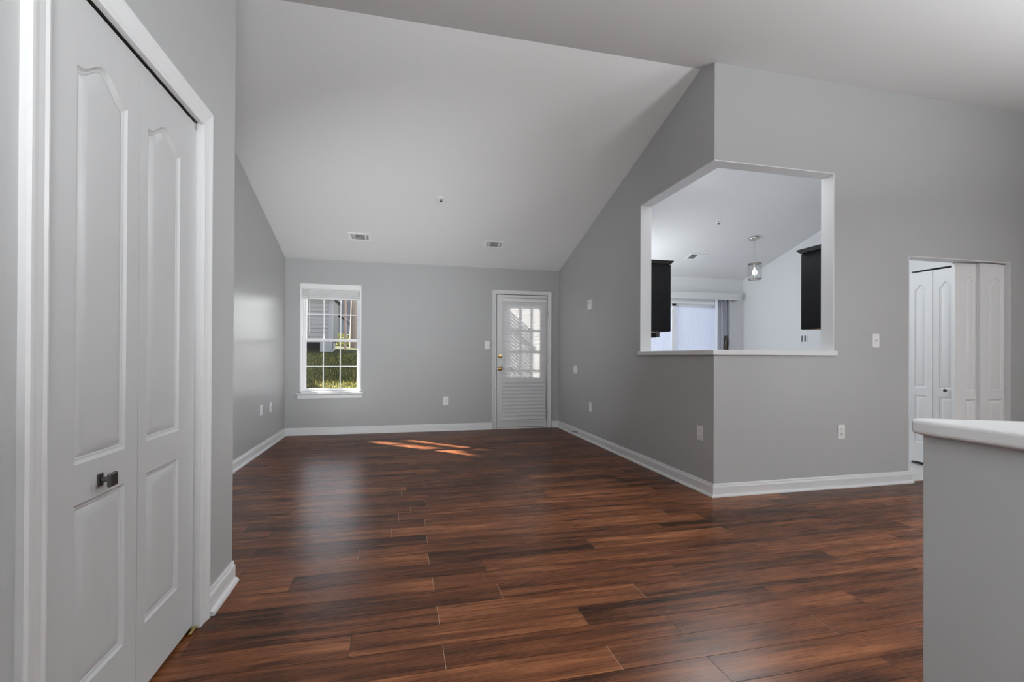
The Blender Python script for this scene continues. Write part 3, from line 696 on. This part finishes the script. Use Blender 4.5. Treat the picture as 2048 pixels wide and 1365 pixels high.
# ------------------------------------------------------------------ kitchen sliding door, valance and vanes
d5 = empty('door_5'); structure(d5, 'white sliding patio door with rippled glass in the kitchen', 'door')
a0, _, a1, az = SLIDE
b = MB().box(a0, YB - 0.006, 0, a0 + 0.05, YBO, az).box(a1 - 0.05, YB - 0.006, 0, a1, YBO, az).box(a0, YB - 0.006, az - 0.045, a1, YBO, az).box(a0, YB, 0, a1, YBO, 0.03)
b.build('door_frame', M['vinyl'], d5, bevel=0.003)
def slide_panel(xa, xb, y):
    s = MB().box(xa, y, 0.03, xa + 0.075, y + 0.035, az - 0.045).box(xb - 0.075, y, 0.03, xb, y + 0.035, az - 0.045).box(xa, y, 0.03, xb, y + 0.035, 0.13).box(xa, y, az - 0.085, xb, y + 0.035, az - 0.045)
    p_ = s.build('sliding_panel', M['vinyl'], d5, bevel=0.003)
    MB().box(xa + 0.07, y + 0.012, 0.12, xb - 0.07, y + 0.020, az - 0.08).build('door_glass', M['frost'], p_)
slide_panel(a0 + 0.05, 4.525, YB + 0.06)
slide_panel(4.45, a1 - 0.05, YB + 0.105)
vb = empty('vertical_blind', (4.5, YB - 0.05, 2.18)); tag(vb, 'vertical vane blind drawn open on the kitchen patio door', 'blind')
b = MB().box(3.36, YB - 0.115, 2.078, 5.635, YB - 0.105, 2.185).box(3.36, YB - 0.105, 2.175, 5.635, YB, 2.185).box(5.625, YB - 0.105, 2.078, 5.635, YB, 2.175).box(3.36, YB - 0.105, 2.078, 3.37, YB, 2.175)
b.build('valance', M['trim'], vb)
for i in range(11):
    xv = 5.215 + i * 0.027
    m_ = MB(); va_ = (0.15, 0.75, 0.35)[i % 3]
    vs = []
    for z in (0.04, 2.10):
        for t in (-1, -0.3, 0.3, 1): vs.append((xv + 0.004 * (1 - t * t) + t * 0.042 * math.sin(va_), YB - 0.058 + t * 0.042 * math.cos(va_), z))
    m_.quadmesh(vs, [(k_, k_ + 1, k_ + 5, k_ + 4) for k_ in range(3)])
    v_ = m_.build('blind_vane', M['vane'], vb); sd = v_.modifiers.new('thick', 'SOLIDIFY'); sd.thickness = 0.0015
MB().box(3.38, YB - 0.075, 2.10, 5.62, YB - 0.04, 2.13).build('headrail', M['plastic'], vb)

# ------------------------------------------------------------------ wall plates
def duplex(name, label):
    r = empty(name); tag(r, label, 'outlet', 'duplex wall outlets')
    MB().box(-0.037, -0.006, -0.060, 0.037, 0.001, 0.060).build('cover_plate', M['plastic'], r, bevel=0.0025)
    for zc in (0.021, -0.021):
        p_ = [(0.0165 * math.copysign(min(1, abs(1.25 * math.cos(t))), math.cos(t)), zc + 0.0145 * math.sin(t)) for t in [2 * PI * i / 20 for i in range(20)]]
        rc = MB().prism(p_, 'Y', -0.0085, -0.004).build('receptacle', M['plastic'], r)
        MB().box(-0.0085, -0.0092, zc + 0.000, -0.0055, -0.008, zc + 0.009).box(0.0055, -0.0092, zc + 0.001, 0.0085, -0.008, zc + 0.008).box(-0.002, -0.0092, zc - 0.0095, 0.002, -0.008, zc - 0.0045).build('slots', M['slot'], rc)
    MB().lathe([(0.003, -0.001), (0.003, 0.0015), (0.0, 0.002)], (0, -0.006, 0), (0, -1, 0), 10).build('screw', M['plastic_grey'], r)
    return r
out = duplex('wall_outlet', 'white outlet on the back wall between window and door')
out.location = (0.667, YB, 0.445)
copy_thing(out, (XR, 5.78, 0.451), -PI / 2, 'white outlet low on the grey right wall below the oval cover')
copy_thing(out, (XR, 3.459, 0.478), -PI / 2, 'white outlet on the right wall close to the outside corner')
copy_thing(out, (3.672, YC, 0.475), 0, 'white outlet under the pass-through on the wall facing the camera')
def switch(name, label):
    r = empty(name); tag(r, label, 'light switch', 'toggle light switches')
    MB().box(-0.037, -0.006, -0.060, 0.037, 0.001, 0.060).build('cover_plate', M['plastic'], r, bevel=0.0025)
    MB().box(-0.0055, -0.007, -0.012, 0.0055, -0.0055, 0.012).build('toggle_slot', M['plastic_grey'], r)
    MB().prism([(-0.006, -0.004), (-0.020, 0.004), (-0.020, 0.009), (-0.006, 0.006)], 'X', -0.0042, 0.0042).build('toggle', M['plastic'], r)
    for zc in (0.030, -0.030): MB().lathe([(0.003, -0.001), (0.003, 0.0015), (0.0, 0.002)], (0, -0.006, zc), (0, -1, 0), 10).build('screw', M['plastic_grey'], r)
    return r
sw = switch('light_switch', 'white toggle switch left of the glazed exterior door')
sw.location = (1.289, YB, 1.273)
copy_thing(sw, (4.040, YC, 1.257), 0, 'white toggle switch between pass-through and open doorway')
# paired dark switches on the kitchen wall
ks = empty('kitchen_switch', (5.784, 5.782, 1.385), -PI / 2); tag(ks, 'plate with two dark rockers on the white kitchen wall', 'light switch')
o = MB().box(-0.060, -0.006, -0.060, 0.060, 0.001, 0.060).build('cover_plate', M['plastic'], None, bevel=0.0025); o.parent = ks
for xx in (-0.026, 0.026):
    o = MB().box(xx - 0.014, -0.011, -0.045, xx + 0.014, -0.005, 0.045).build('rocker', M['pewter'], None, bevel=0.002); o.parent = ks
# blank / low voltage plates on the left wall
def plate(name, label, loc, rz, cat='wall plate', group=None, coax=False):
    r = empty(name, loc, rz); tag(r, label, cat, group)
    o = MB().box(-0.036, -0.0065, -0.059, 0.036, 0.001, 0.059).build('cover_plate', M['plastic'], None, bevel=0.0025); o.parent = r
    for zc in (0.030, -0.030):
        o = MB().lathe([(0.003, -0.001), (0.003, 0.0015), (0.0, 0.002)], (0, -0.0065, zc), (0, -1, 0), 10).build('screw', M['plastic_grey'], None); o.parent = r
    if coax:
        o = MB().lathe([(0.006, 0), (0.006, 0.004), (0.0045, 0.005), (0.0045, 0.013), (0.001, 0.013)], (0, -0.006, 0), (0, -1, 0), 12).build('coax_jack', M['nickel'], None); o.parent = r
    return r
plate('wall_plate', 'white plate on the left wall, nearer of the low pair', (XL, 5.93, 0.480), PI / 2, group='plates on the left wall')
plate('wall_plate', 'white jack plate on the left wall, closer to the window corner', (XL, 6.332, 0.470), PI / 2, group='plates on the left wall', coax=True)
# thermostat and oval cover on the right wall
th = empty('thermostat', (XR, 5.786, 1.785), -PI / 2); tag(th, 'small white upright box high on the grey right wall', 'thermostat')
o = MB().box(-0.055, -0.026, -0.066, 0.055, 0.001, 0.066).build('casing', M['plastic'], None, bevel=0.005); o.parent = th
o = MB().box(-0.030, -0.0275, 0.010, 0.030, -0.025, 0.045).build('display_window', M['plastic_grey'], None); o.parent = th
o = MB().box(0.030, -0.031, -0.04, 0.044, -0.025, -0.01).build('lever', M['plastic'], None, bevel=0.001); o.parent = th
ov = MB()
ov.lathe([(0.0, 0.012), (0.045, 0.011), (0.058, 0.008), (0.062, 0.0), (0.062, -0.001)], (0, 0, 0), (0, -1, 0), 36)
o = ov.build('round_cover', M['plastic'], smooth=True); o.scale = (1.25, 1, 1); o.location = (XR, 6.328, 0.921); o.rotation_euler = (0, 0, -PI / 2)
tag(o, 'white round cover plate at mid height on the right wall', 'wall plate')
# stub of cable at the baseboard
cb = MB().tube([(XR - 0.016, 6.20, 0.055), (XR - 0.022, 6.22, 0.056), (XR - 0.027, 6.28, 0.050), (XR - 0.031, 6.36, 0.034), (XR - 0.034, 6.41, 0.026)], [0.005, 0.0045, 0.0035, 0.0028, 0.0022], 8).build('cable', M['cable'], smooth=True)
tag(cb, 'short grey cable end coming out of the right baseboard', 'cable')

# ------------------------------------------------------------------ ceiling registers and sprinkler heads on the slope
ang = math.atan(SL)
def slope_frame(x, y, off=0.0):
    z = zb(y) - off
    return Matrix.Translation((x, y, z)) @ Matrix.Rotation(-ang, 4, 'X')
def register(label, x, y, wid, dep, banks):
    r = empty('ceiling_vent'); tag(r, label, 'vent', 'ceiling vents'); r.matrix_world = slope_frame(x, y)
    lo_, hi_ = (r, r)
    W2, D2 = wid / 2, dep / 2
    holes = [(u0, -d2, u1, d2) for u0, u1, d2, _ in banks]
    f = wall_grid('vent_frame', 'X', 0, 1, (0, 0), (1, 1), [], [M['plastic']])
    bpy.data.objects.remove(f)
    b = MB()
    us = sorted({-W2, W2} | {h[0] for h in holes} | {h[2] for h in holes}); d2 = holes[0][3]
    for u0, u1 in zip(us, us[1:]):
        hole = any(h[0] <= (u0 + u1) / 2 <= h[2] for h in holes)
        if hole: b.box(u0, -D2, -0.006, u1, -d2, 0.001).box(u0, d2, -0.006, u1, D2, 0.001)
        else: b.box(u0, -D2, -0.006, u1, D2, 0.001)
    o = b.build('vent_frame', M['plastic']); o.parent = r
    o = MB().box(min(h[0] for h in holes) - 0.004, -d2 - 0.004, -0.0012, max(h[2] for h in holes) + 0.004, d2 + 0.004, 0.0).build('dark_duct_plate', M['dark']); o.parent = r  # dark plate behind the slats, the unlit duct put into colour
    b = MB()
    for u0, u1, dd, mode in banks:
        if mode == 'v':
            n = 3; st = (u1 - u0) / n
            for i in range(n + 1):
                u = u0 + i * st; b.box(u - 0.0030, -dd, -0.007, u + 0.0030, dd, -0.0025)
        elif mode == 'h':
            n = 6; st = 2 * dd / n
            for i in range(n + 1): b.box(u0, -dd + i * st - 0.0017, -0.005, u1, -dd + i * st + 0.0017, -0.0025)
        elif mode == 'w':
            n = 9; st = 2 * dd / n
            for i in range(n + 1): b.box(u0, -dd + i * st - 0.0075, -0.007, u1, -dd + i * st + 0.0075, -0.0025)
    o = b.build('louvre_slats', M['plastic_grey'] if False else M['plastic']); o.parent = r
    return r
bk = [(-0.098, -0.062, 0.058, 'v'), (-0.052, 0.068, 0.058, 'h'), (0.078, 0.114, 0.058, 'v')]
register('white louvred vent on the sloped ceiling, above the window', -0.512, 6.400, 0.290, 0.185, bk)
register('white louvred vent on the sloped ceiling, above the glazed door', 1.247, 6.385, 0.290, 0.185, bk)
register('white square vent on the kitchen ceiling beside the pendant', 4.405, 6.393, 0.310, 0.185, [(-0.115, -0.006, 0.066, 'h'), (0.010, 0.120, 0.066, 'w')])
def sprinkler(label, x, y):
    r = empty('sprinkler_head'); tag(r, label, 'sprinkler', 'fire sprinkler heads'); r.matrix_world = slope_frame(x, y)
    o = MB().lathe([(0.038, 0.001), (0.038, -0.003), (0.030, -0.008), (0.012, -0.010), (0.0, -0.010)], (0, 0, 0), (0, 0, 1), 24).build('escutcheon', M['plastic'], smooth=True); o.parent = r
    b = MB().tube([(0, 0, -0.008), (0, 0, -0.020)], 0.008, 10).tube([(-0.007, 0, -0.018), (-0.012, 0, -0.028), (0, 0, -0.040)], 0.0025, 6).tube([(0.007, 0, -0.018), (0.012, 0, -0.028), (0, 0, -0.040)], 0.0025, 6)
    o = b.build('frame_arms', M['nickel']); o.parent = r
    o = MB().lathe([(0.001, -0.042), (0.016, -0.042), (0.016, -0.0405), (0.001, -0.0395)], (0, 0, 0), (0, 0, 1), 16).build('deflector', M['pewter']); o.parent = r
    return r
sprinkler('small sprinkler head in the middle of the living room ceiling', 0.453, 5.471)
sprinkler('small sprinkler head on the kitchen ceiling seen through the pass-through', 4.104, 5.472)

# ------------------------------------------------------------------ pendant lamp in the kitchen
px_, py_ = 4.930, 5.800; pz = zb(py_)
pn = empty('pendant_lamp', (px_, py_, pz)); tag(pn, 'small brushed metal cage pendant hanging from the kitchen ceiling', 'lamp')
nrm_ = Vector((0, -math.sin(ang), -math.cos(ang)))
def at0(b, *a, **k_):
    b.v = [tuple(Vector(v) - Vector((px_, py_, pz))) for v in b.v]; o = b.build(*a, **k_); o.parent = pn; return o
at0(MB().lathe([(0.062, -0.002), (0.064, 0.010), (0.058, 0.022), (0.020, 0.027), (0.006, 0.030)], (px_, py_, pz), nrm_, 32), 'canopy', M['nickel'], smooth=True)
at0(MB().tube([(px_ + 0.002, py_, pz - 0.022), (px_ + 0.008, py_ - 0.004, pz - 0.05), (px_ + 0.014, py_ - 0.004, 2.445)], 0.0055, 10), 'stem', M['nickel'], smooth=True)
cxp, cyp = px_ + 0.014, py_ - 0.004
def ring(z, r, t=0.004, h=0.012):
    prof = [(r - t, -h / 2), (r + t, -h / 2), (r + t, h / 2), (r - t, h / 2), (r - t, -h / 2)]
    n = 28; vs = []; fs = []
    for q_, hh in prof[:4]:
        for k_ in range(n): vs.append((cxp + q_ * math.cos(2 * PI * k_ / n), cyp + q_ * math.sin(2 * PI * k_ / n), z + hh))
    for i in range(4):
        for k_ in range(n): fs.append((i * n + k_, i * n + (k_ + 1) % n, ((i + 1) % 4) * n + (k_ + 1) % n, ((i + 1) % 4) * n + k_))
    return vs, fs
b = MB(); b.quadmesh(*ring(2.447, 0.086)); b.quadmesh(*ring(2.228, 0.082))
for k_ in range(4):
    a = PI / 4 + k_ * PI / 2 + 0.25; b.tube([(cxp + 0.084 * math.cos(a), cyp + 0.084 * math.sin(a), 2.226), (cxp + 0.084 * math.cos(a), cyp + 0.084 * math.sin(a), 2.450)], 0.0058, 8)
for k_ in range(2):
    a = PI / 4 + k_ * PI / 2 + 0.25; b.tube([(cxp + 0.086 * math.cos(a), cyp + 0.086 * math.sin(a), 2.447), (cxp - 0.086 * math.cos(a), cyp - 0.086 * math.sin(a), 2.447)], 0.0045, 8)
at0(b, 'cage_frame', M['cage'])
at0(MB().lathe([(0.068, 2.435), (0.070, 2.43), (0.070, 2.240), (0.068, 2.240), (0.068, 2.428), (0.02, 2.433)], (cxp, cyp, 0), (0, 0, 1), 28), 'glass_shade', M['glass'], smooth=True)
at0(MB().lathe([(0.010, 2.446), (0.022, 2.440), (0.022, 2.395), (0.016, 2.390)], (cxp, cyp, 0), (0, 0, 1), 20), 'socket', M['nickel'], smooth=True)
at0(MB().lathe([(0.013, 2.392), (0.015, 2.375), (0.028, 2.350), (0.033, 2.325), (0.028, 2.300), (0.014, 2.288), (0.001, 2.285)], (cxp, cyp, 0), (0, 0, 1), 20), 'light_bulb', M['bulb'], smooth=True)

# ------------------------------------------------------------------ kitchen cabinets and fittings
KX = XR + T
c1 = empty('wall_cabinet', (KX, 4.60, 1.38)); tag(c1, 'black upper cabinet at the left edge of the pass-through', 'cabinet', 'black wall cabinets')
b = MB().box(KX, 4.605, 1.384, KX + 0.295, 5.215, 2.120).build('carcass', M['black'], c1) if False else None
def local_build(par, b, name, mats, **k_): return b.build(name, mats, par, **k_)
local_build(c1, MB().box(KX, 4.605, 1.392, KX + 0.292, 5.215, 2.115), 'carcass', M['black'], bevel=0.002)
local_build(c1, MB().box(KX + 0.005, 4.622, 1.386, KX + 0.288, 5.20, 1.3925), 'underside_panel', M['cab_wood'])
local_build(c1, MB().box(KX, 4.600, 1.380, KX + 0.286, 4.606, 2.115), 'end_panel', M['black'])
for (ya, yb_) in ((4.612, 4.908), (4.914, 5.210)):
    dd = local_build(c1, MB().box(KX + 0.294, ya, 1.386, KX + 0.313, yb_, 2.112).box(KX + 0.313, ya, 1.386, KX + 0.318, ya + 0.055, 2.112).box(KX + 0.313, yb_ - 0.055, 1.386, KX + 0.318, yb_, 2.112).box(KX + 0.313, ya, 1.386, KX + 0.318, yb_, 1.441).box(KX + 0.313, ya, 2.057, KX + 0.318, yb_, 2.112), 'cabinet_door', M['black'])
local_build(c1, MB().prism([(KX, 2.112), (KX + 0.30, 2.112), (KX + 0.312, 2.122), (KX + 0.335, 2.140), (KX + 0.340, 2.152), (KX, 2.152)], 'Y', 4.585, 5.215), 'crown_moulding', M['black'])
c2 = empty('wall_cabinet', (3.70, YC + T, 1.38)); tag(c2, 'black upper cabinet at the right edge of the pass-through', 'cabinet', 'black wall cabinets')
Y0k = YC + T
local_build(c2, MB().box(3.698, Y0k, 1.378, 4.36, Y0k + 0.300, 2.09), 'carcass', M['black'], bevel=0.002)
local_build(c2, MB().box(3.70, Y0k + 0.004, 1.372, 4.35, Y0k + 0.296, 1.3785), 'underside_panel', M['cab_wood'])
local_build(c2, MB().box(3.693, Y0k, 1.370, 3.699, Y0k + 0.295, 2.09), 'end_panel', M['black'])
for (xa, xb) in ((3.702, 4.028), (4.034, 4.358)):
    local_build(c2, MB().box(xa, Y0k + 0.303, 1.374, xb, Y0k + 0.322, 2.088).box(xa, Y0k + 0.322, 1.374, xa + 0.055, Y0k + 0.327, 2.088).box(xb - 0.055, Y0k + 0.322, 1.374, xb, Y0k + 0.327, 2.088), 'cabinet_door', M['black'])
local_build(c2, MB().prism([(Y0k, 2.088), (Y0k + 0.31, 2.088), (Y0k + 0.322, 2.098), (Y0k + 0.350, 2.116), (Y0k + 0.356, 2.128), (Y0k, 2.128)], 'X', 3.672, 4.36), 'crown_moulding', M['black'])
mw = empty('range_hood', (KX, 5.23, 1.33)); tag(mw, 'dark under-cabinet appliance behind the left black cabinet', 'range hood')
local_build(mw, MB().box(KX, 5.225, 1.345, KX + 0.505, 5.98, 1.70), 'body', M['black'], bevel=0.004)
local_build(mw, MB().box(KX + 0.505, 5.225, 1.350, KX + 0.55, 5.98, 1.70), 'front_door', M['pewter'], bevel=0.003)
local_build(mw, MB().tube([(KX + 0.55, 5.9, 1.40), (KX + 0.585, 5.9, 1.40), (KX + 0.585, 5.9, 1.66), (KX + 0.55, 5.9, 1.66)], 0.010, 8), 'handle', M['steel'])
# base run under the pass-through, carries the faucet
bc = empty('kitchen_counter', (2.6, YC + T, 0)); tag(bc, 'base cabinet run with worktop behind the pass-through wall', 'counter')
local_build(bc, MB().box(KX + 0.01, Y0k + 0.005, 0.10, 4.34, Y0k + 0.58, 0.88).box(KX + 0.01, Y0k + 0.005, 0.0, 4.34, Y0k + 0.51, 0.10), 'carcass', M['black'])
local_build(bc, MB().box(KX + 0.004, Y0k + 0.003, 0.88, 4.36, Y0k + 0.62, 0.918), 'worktop', M['counter'], bevel=0.004)
for i in range(3):
    xa = KX + 0.03 + i * 0.59
    local_build(bc, MB().box(xa, Y0k + 0.58, 0.12, xa + 0.57, Y0k + 0.60, 0.86), 'cabinet_door', M['black'], bevel=0.003)
fx, fy = 2.875, Y0k + 0.33
fc = empty('kitchen_faucet', (fx, fy, 0.918)); tag(fc, 'dark gooseneck kitchen faucet rising behind the pass-through sill', 'faucet')
local_build(fc, MB().lathe([(0.028, 0.918), (0.028, 0.926), (0.021, 0.934), (0.020, 1.0), (0.017, 1.02)], (fx, fy, 0), (0, 0, 1), 20), 'base', M['bronze'], smooth=True)
pth = [(fx, fy, 1.0), (fx, fy, 1.20)]; R_ = 0.034
dirx, diry = 0.82, 0.57
for i in range(1, 13):
    a = PI * i / 12; s_ = R_ * (1 - math.cos(a)); pth.append((fx + dirx * s_, fy + diry * s_, 1.20 + 0.100 * math.sin(a)))
pth.append((fx + dirx * 2 * R_ + 0.003, fy + diry * 2 * R_, 1.15))
local_build(fc, MB().tube(pth, 0.0125, 14), 'spout', M['bronze'], smooth=True)
ex, ey = fx + dirx * 2 * R_ + 0.003, fy + diry * 2 * R_
local_build(fc, MB().lathe([(0.013, 1.20), (0.0155, 1.19), (0.017, 1.09), (0.014, 1.08)], (ex, ey, 0), (0, 0, 1), 16), 'spray_head', M['bronze'], smooth=True)
local_build(fc, MB().tube([(fx - 0.01, fy, 0.97), (fx - 0.05, fy, 0.985), (fx - 0.075, fy, 1.01)], [0.010, 0.007, 0.006], 10), 'handle', M['bronze'], smooth=True)

# ------------------------------------------------------------------ half wall at the right edge with its cap
cap = [(1.283, -1.2), (1.2835, 0.90), (1.290, 0.950), (1.302, 0.964), (1.325, 0.962), (1.540, 0.855), (1.540, -1.2)]
body = [(1.309, -1.2), (1.309, 0.940), (1.320, 0.943), (1.515, 0.845), (1.515, -1.2)]
hw = MB().prism(body, 'Z', 0.0, 0.914).build('wall_half', M['wall'], bevel=0.003)
structure(hw, 'grey half wall at the right edge of the view', 'wall')
cp = MB().prism(cap, 'Z', 0.912, 0.950).build('trim_8', M['trim'], bevel=0.009, seg=3)
structure(cp, 'white cap on the grey half wall at right', 'trim')

# ------------------------------------------------------------------ outside
def gz(y): # ground height
    pts = [(7.2, 0.02), (9.0, 0.32), (11.0, 0.66), (15.0, 1.22), (20, 1.62), (30, 2.1), (60, 3.0)]
    for (a, za), (c_, zc) in zip(pts, pts[1:]):
        if y <= c_: return za + (zc - za) * max(0, (y - a)) / (c_ - a)
    return pts[-1][1]
g = MB(); xs = [-30 + i * 2.0 for i in range(31)]; ys = [7.21, 8, 9, 10, 11, 12, 13, 14, 15, 17.5, 20, 25, 30, 45, 60]
g.quadmesh([(x, y, gz(y)) for y in ys for x in xs], [(r_ * len(xs) + c_, r_ * len(xs) + c_ + 1, (r_ + 1) * len(xs) + c_ + 1, (r_ + 1) * len(xs) + c_) for r_ in range(len(ys) - 1) for c_ in range(len(xs) - 1)])
lw = g.build('ground', M['lawn']); structure(lw, 'sloping green lawn outside the window', 'lawn')
gb = MB(); rg = random.Random(3); cols = []
for i in range(16000):
    y = 7.9 + 6.5 * rg.random() ** 1.5; x = -0.19 * y + (0.19 - 0.055) * y * rg.random()
    z = gz(y); h = rg.uniform(0.03, 0.075); a = rg.random() * PI; wv = 0.006
    lx, ly = rg.uniform(-0.03, 0.03), rg.uniform(-0.03, 0.03)
    gb.quadmesh([(x - wv * math.cos(a), y - wv * math.sin(a), z), (x + wv * math.cos(a), y + wv * math.sin(a), z), (x + lx, y + ly, z + h)], [(0, 1, 2)]); cols.append(rg.random())
me = bpy.data.meshes.new('grass'); me.from_pydata(gb.v, [], gb.f); me.materials.append(M['blade'])
at = me.attributes.new('rnd', 'FLOAT', 'FACE'); at.data.foreach_set('value', cols)
go = bpy.data.objects.new('grass', me); COL.objects.link(go); tag(go, 'short grass blades of the lawn beyond the window', 'grass', kind='stuff')

def window_unit(par, x, z, y, w_, h_):
    f = local_build(par, MB().box(x - w_ / 2, y - 0.04, z, x + w_ / 2, y + 0.02, z + h_), 'window_frame', M['vinyl'])
    return f
h1 = empty('house', (-7, 15, 1.4)); tag(h1, 'neighbouring house with grey lap siding seen through the window', 'house')
b = MB(); rf_ = MB()
for xa, xb, ev, rg_ in ((-13.0, -7.95, 5.3, 5.9), (-7.95, -4.6, 4.4, 4.97), (-4.6, -2.0, 2.84, 3.0)):  # roof heights out of view, shaped for lawn shade and reflected sky
    b.box(xa, 15.0, 1.50, xb - (0.04 if xb > -3 else 0), 15.12, ev).box(xa, 16.28, 1.5, xb, 16.4, ev).box(xa, 15.12, 1.5, xa + 0.1, 16.28, ev)
    rf_.prism([(14.6, ev - 0.05), (15.7, rg_), (16.8, ev - 0.05)], 'X', xa - 0.2, xb + 0.15)
b.build('siding_wall', M['siding'], h1)
local_build(h1, MB().box(-2.06, 14.985, 1.30, -1.95, 15.12, 2.84), 'corner_board', M['sidetrim'])
local_build(h1, MB().box(-2.06, 15.12, 1.62, -1.96, 16.4, 2.84), 'slanted_siding_panel', M['siding_diag'])
local_build(h1, MB().box(-2.30, 15.0, 1.05, -1.95, 15.6, 1.50), 'foundation_pier', M['sidetrim'])
local_build(h1, MB().box(-12.9, 15.9, 1.0, -2.30, 16.0, 1.52), 'dark_crawl_space_sheet', M['dark'])  # dark sheet standing for the shade under the house
rf_.build('roof', M['roof'], h1)
local_build(h1, MB().box(-9.2, 14.96, 2.9, -8.2, 15.01, 4.3), 'window_frame', M['vinyl'])
h2 = empty('house', (-4, 27, 2.0)); tag(h2, 'farther taupe house behind the shed in the window view', 'house')
local_build(h2, MB().box(-9.0, 27.0, 1.5, -0.4, 34.0, 4.8), 'siding_wall', M['siding_far'])
local_build(h2, MB().prism([(26.4, 4.7), (30.5, 5.6), (34.6, 4.7)], 'X', -9.5, 0.1), 'roof', M['roof'])
for xx in (-1.2, -4.5, -7.0): local_build(h2, MB().box(xx - 0.5, 26.95, 2.4, xx + 0.5, 27.02, 3.5), 'window_frame', M['vinyl'])
sh = empty('garden_shed', (-2.0, 19, 1.5)); tag(sh, 'small blue grey gabled shed in the window view', 'shed')
local_build(sh, MB().prism([(-2.75, 1.4), (-1.72, 1.4), (-1.72, 2.20), (-2.22, 2.58), (-2.75, 2.20)], 'Y', 19.0, 20.6), 'shed_wall', M['shed'])
local_build(sh, MB().prism([(-2.82, 2.17), (-2.22, 2.64), (-1.64, 2.17), (-1.62, 2.21), (-2.22, 2.70), (-2.86, 2.21)], 'Y', 18.9, 20.7), 'shed_roof', M['roof'])
po = MB().box(-1.685, 15.6, 1.15, -1.625, 15.68, 4.6).build('wooden_post', M['post'], bevel=0.005); tag(po, 'thin brown wooden post standing in front of the shed', 'post')
tr_ = MB().tube([(-1.52, 17.0, 1.25), (-1.53, 17.0, 2.2), (-1.50, 17.0, 3.4), (-1.54, 17.05, 5.2)], [0.16, 0.12, 0.11, 0.09], 12)
t1 = empty('tree', (-1.52, 17, 1.3)); tag(t1, 'grey trunked tree at the right side of the window view', 'tree')
local_build(t1, tr_, 'trunk', M['bark'], smooth=True)
def blob(cx, cy, cz, r, n, rs, size=0.09):
    b = MB(); rr = random.Random(rs)
    for i in range(n):
        th_, ph = rr.random() * 2 * PI, math.acos(rr.uniform(-1, 1)); q_ = r * (0.55 + 0.45 * rr.random())
        p_ = Vector((cx + q_ * math.sin(ph) * math.cos(th_), cy + q_ * math.sin(ph) * math.sin(th_), cz + q_ * 0.8 * math.cos(ph)))
        u = Vector((rr.uniform(-1, 1), rr.uniform(-1, 1), rr.uniform(-1, 1))).normalized() * size; v = u.orthogonal().normalized() * size * 0.5
        b.quadmesh([p_ - u, p_ + v, p_ + u, p_ - v], [(0, 1, 2, 3)])
    return b
local_build(t1, blob(-0.5, 17.1, 6.0, 1.1, 700, 5, 0.14), 'foliage', M['leaf'])
bu = blob(-2.08, 18.2, 1.66, 0.34, 420, 8, 0.05).build('shrub', M['leaf_yellow']); tag(bu, 'low yellow green shrub at the foot of the shed', 'shrub')
pt = MB().box(0.9, YBO, -0.05, 6.0, YBO + 2.6, 0.03).build('patio_slab', M['concrete']); structure(pt, 'concrete patio slab outside the doors', 'patio')

pf = MB(); ys_ = [9.8, 10.4, 11, 12, 13, 14, 15]
pf.quadmesh([(x, y, gz(y) + 0.03) for y in ys_ for x in (-0.7, 4.2)], [(2 * i, 2 * i + 1, 2 * i + 3, 2 * i + 2) for i in range(len(ys_) - 1)])
structure(pf.build('path', M['concrete']), 'pale concrete strip added in the yard as a reflector, out of view', 'path')  # pale surface added to brighten the window's reflection on the left wall
ps = empty('added_shade_screen', (0.8, 8.2, 0)); tag(ps, 'slatted screen added out of view to shade the glazed door', 'shade screen')  # unseen slats added to thin the sun on the door glass
b = MB()
for i in range(48): b.box(0.79, YBO + 0.02, 0.03 + i * 0.052, 0.798, YBO + 1.0, 0.060 + i * 0.052)
b.build('board_panel', M['post'], ps)
for z in (0.35, 2.2): MB().box(0.798, YBO + 0.02, z, 0.84, YBO + 1.0, z + 0.06).build('rail', M['post'], ps)
t2 = empty('tree', (-5.6, 11.6, 0.5)); tag(t2, 'leafy yard tree standing left of the window view', 'tree')
MB().tube([(-5.6, 11.6, 0.55), (-5.55, 11.6, 2.6), (-5.6, 11.65, 4.6), (-5.5, 11.6, 6.0)], [0.13, 0.11, 0.09, 0.05], 10).build('trunk', M['bark'], t2, smooth=True)
blob(-5.35, 11.3, 6.15, 1.10, 900, 21, 0.13).build('foliage', M['leaf'], t2)
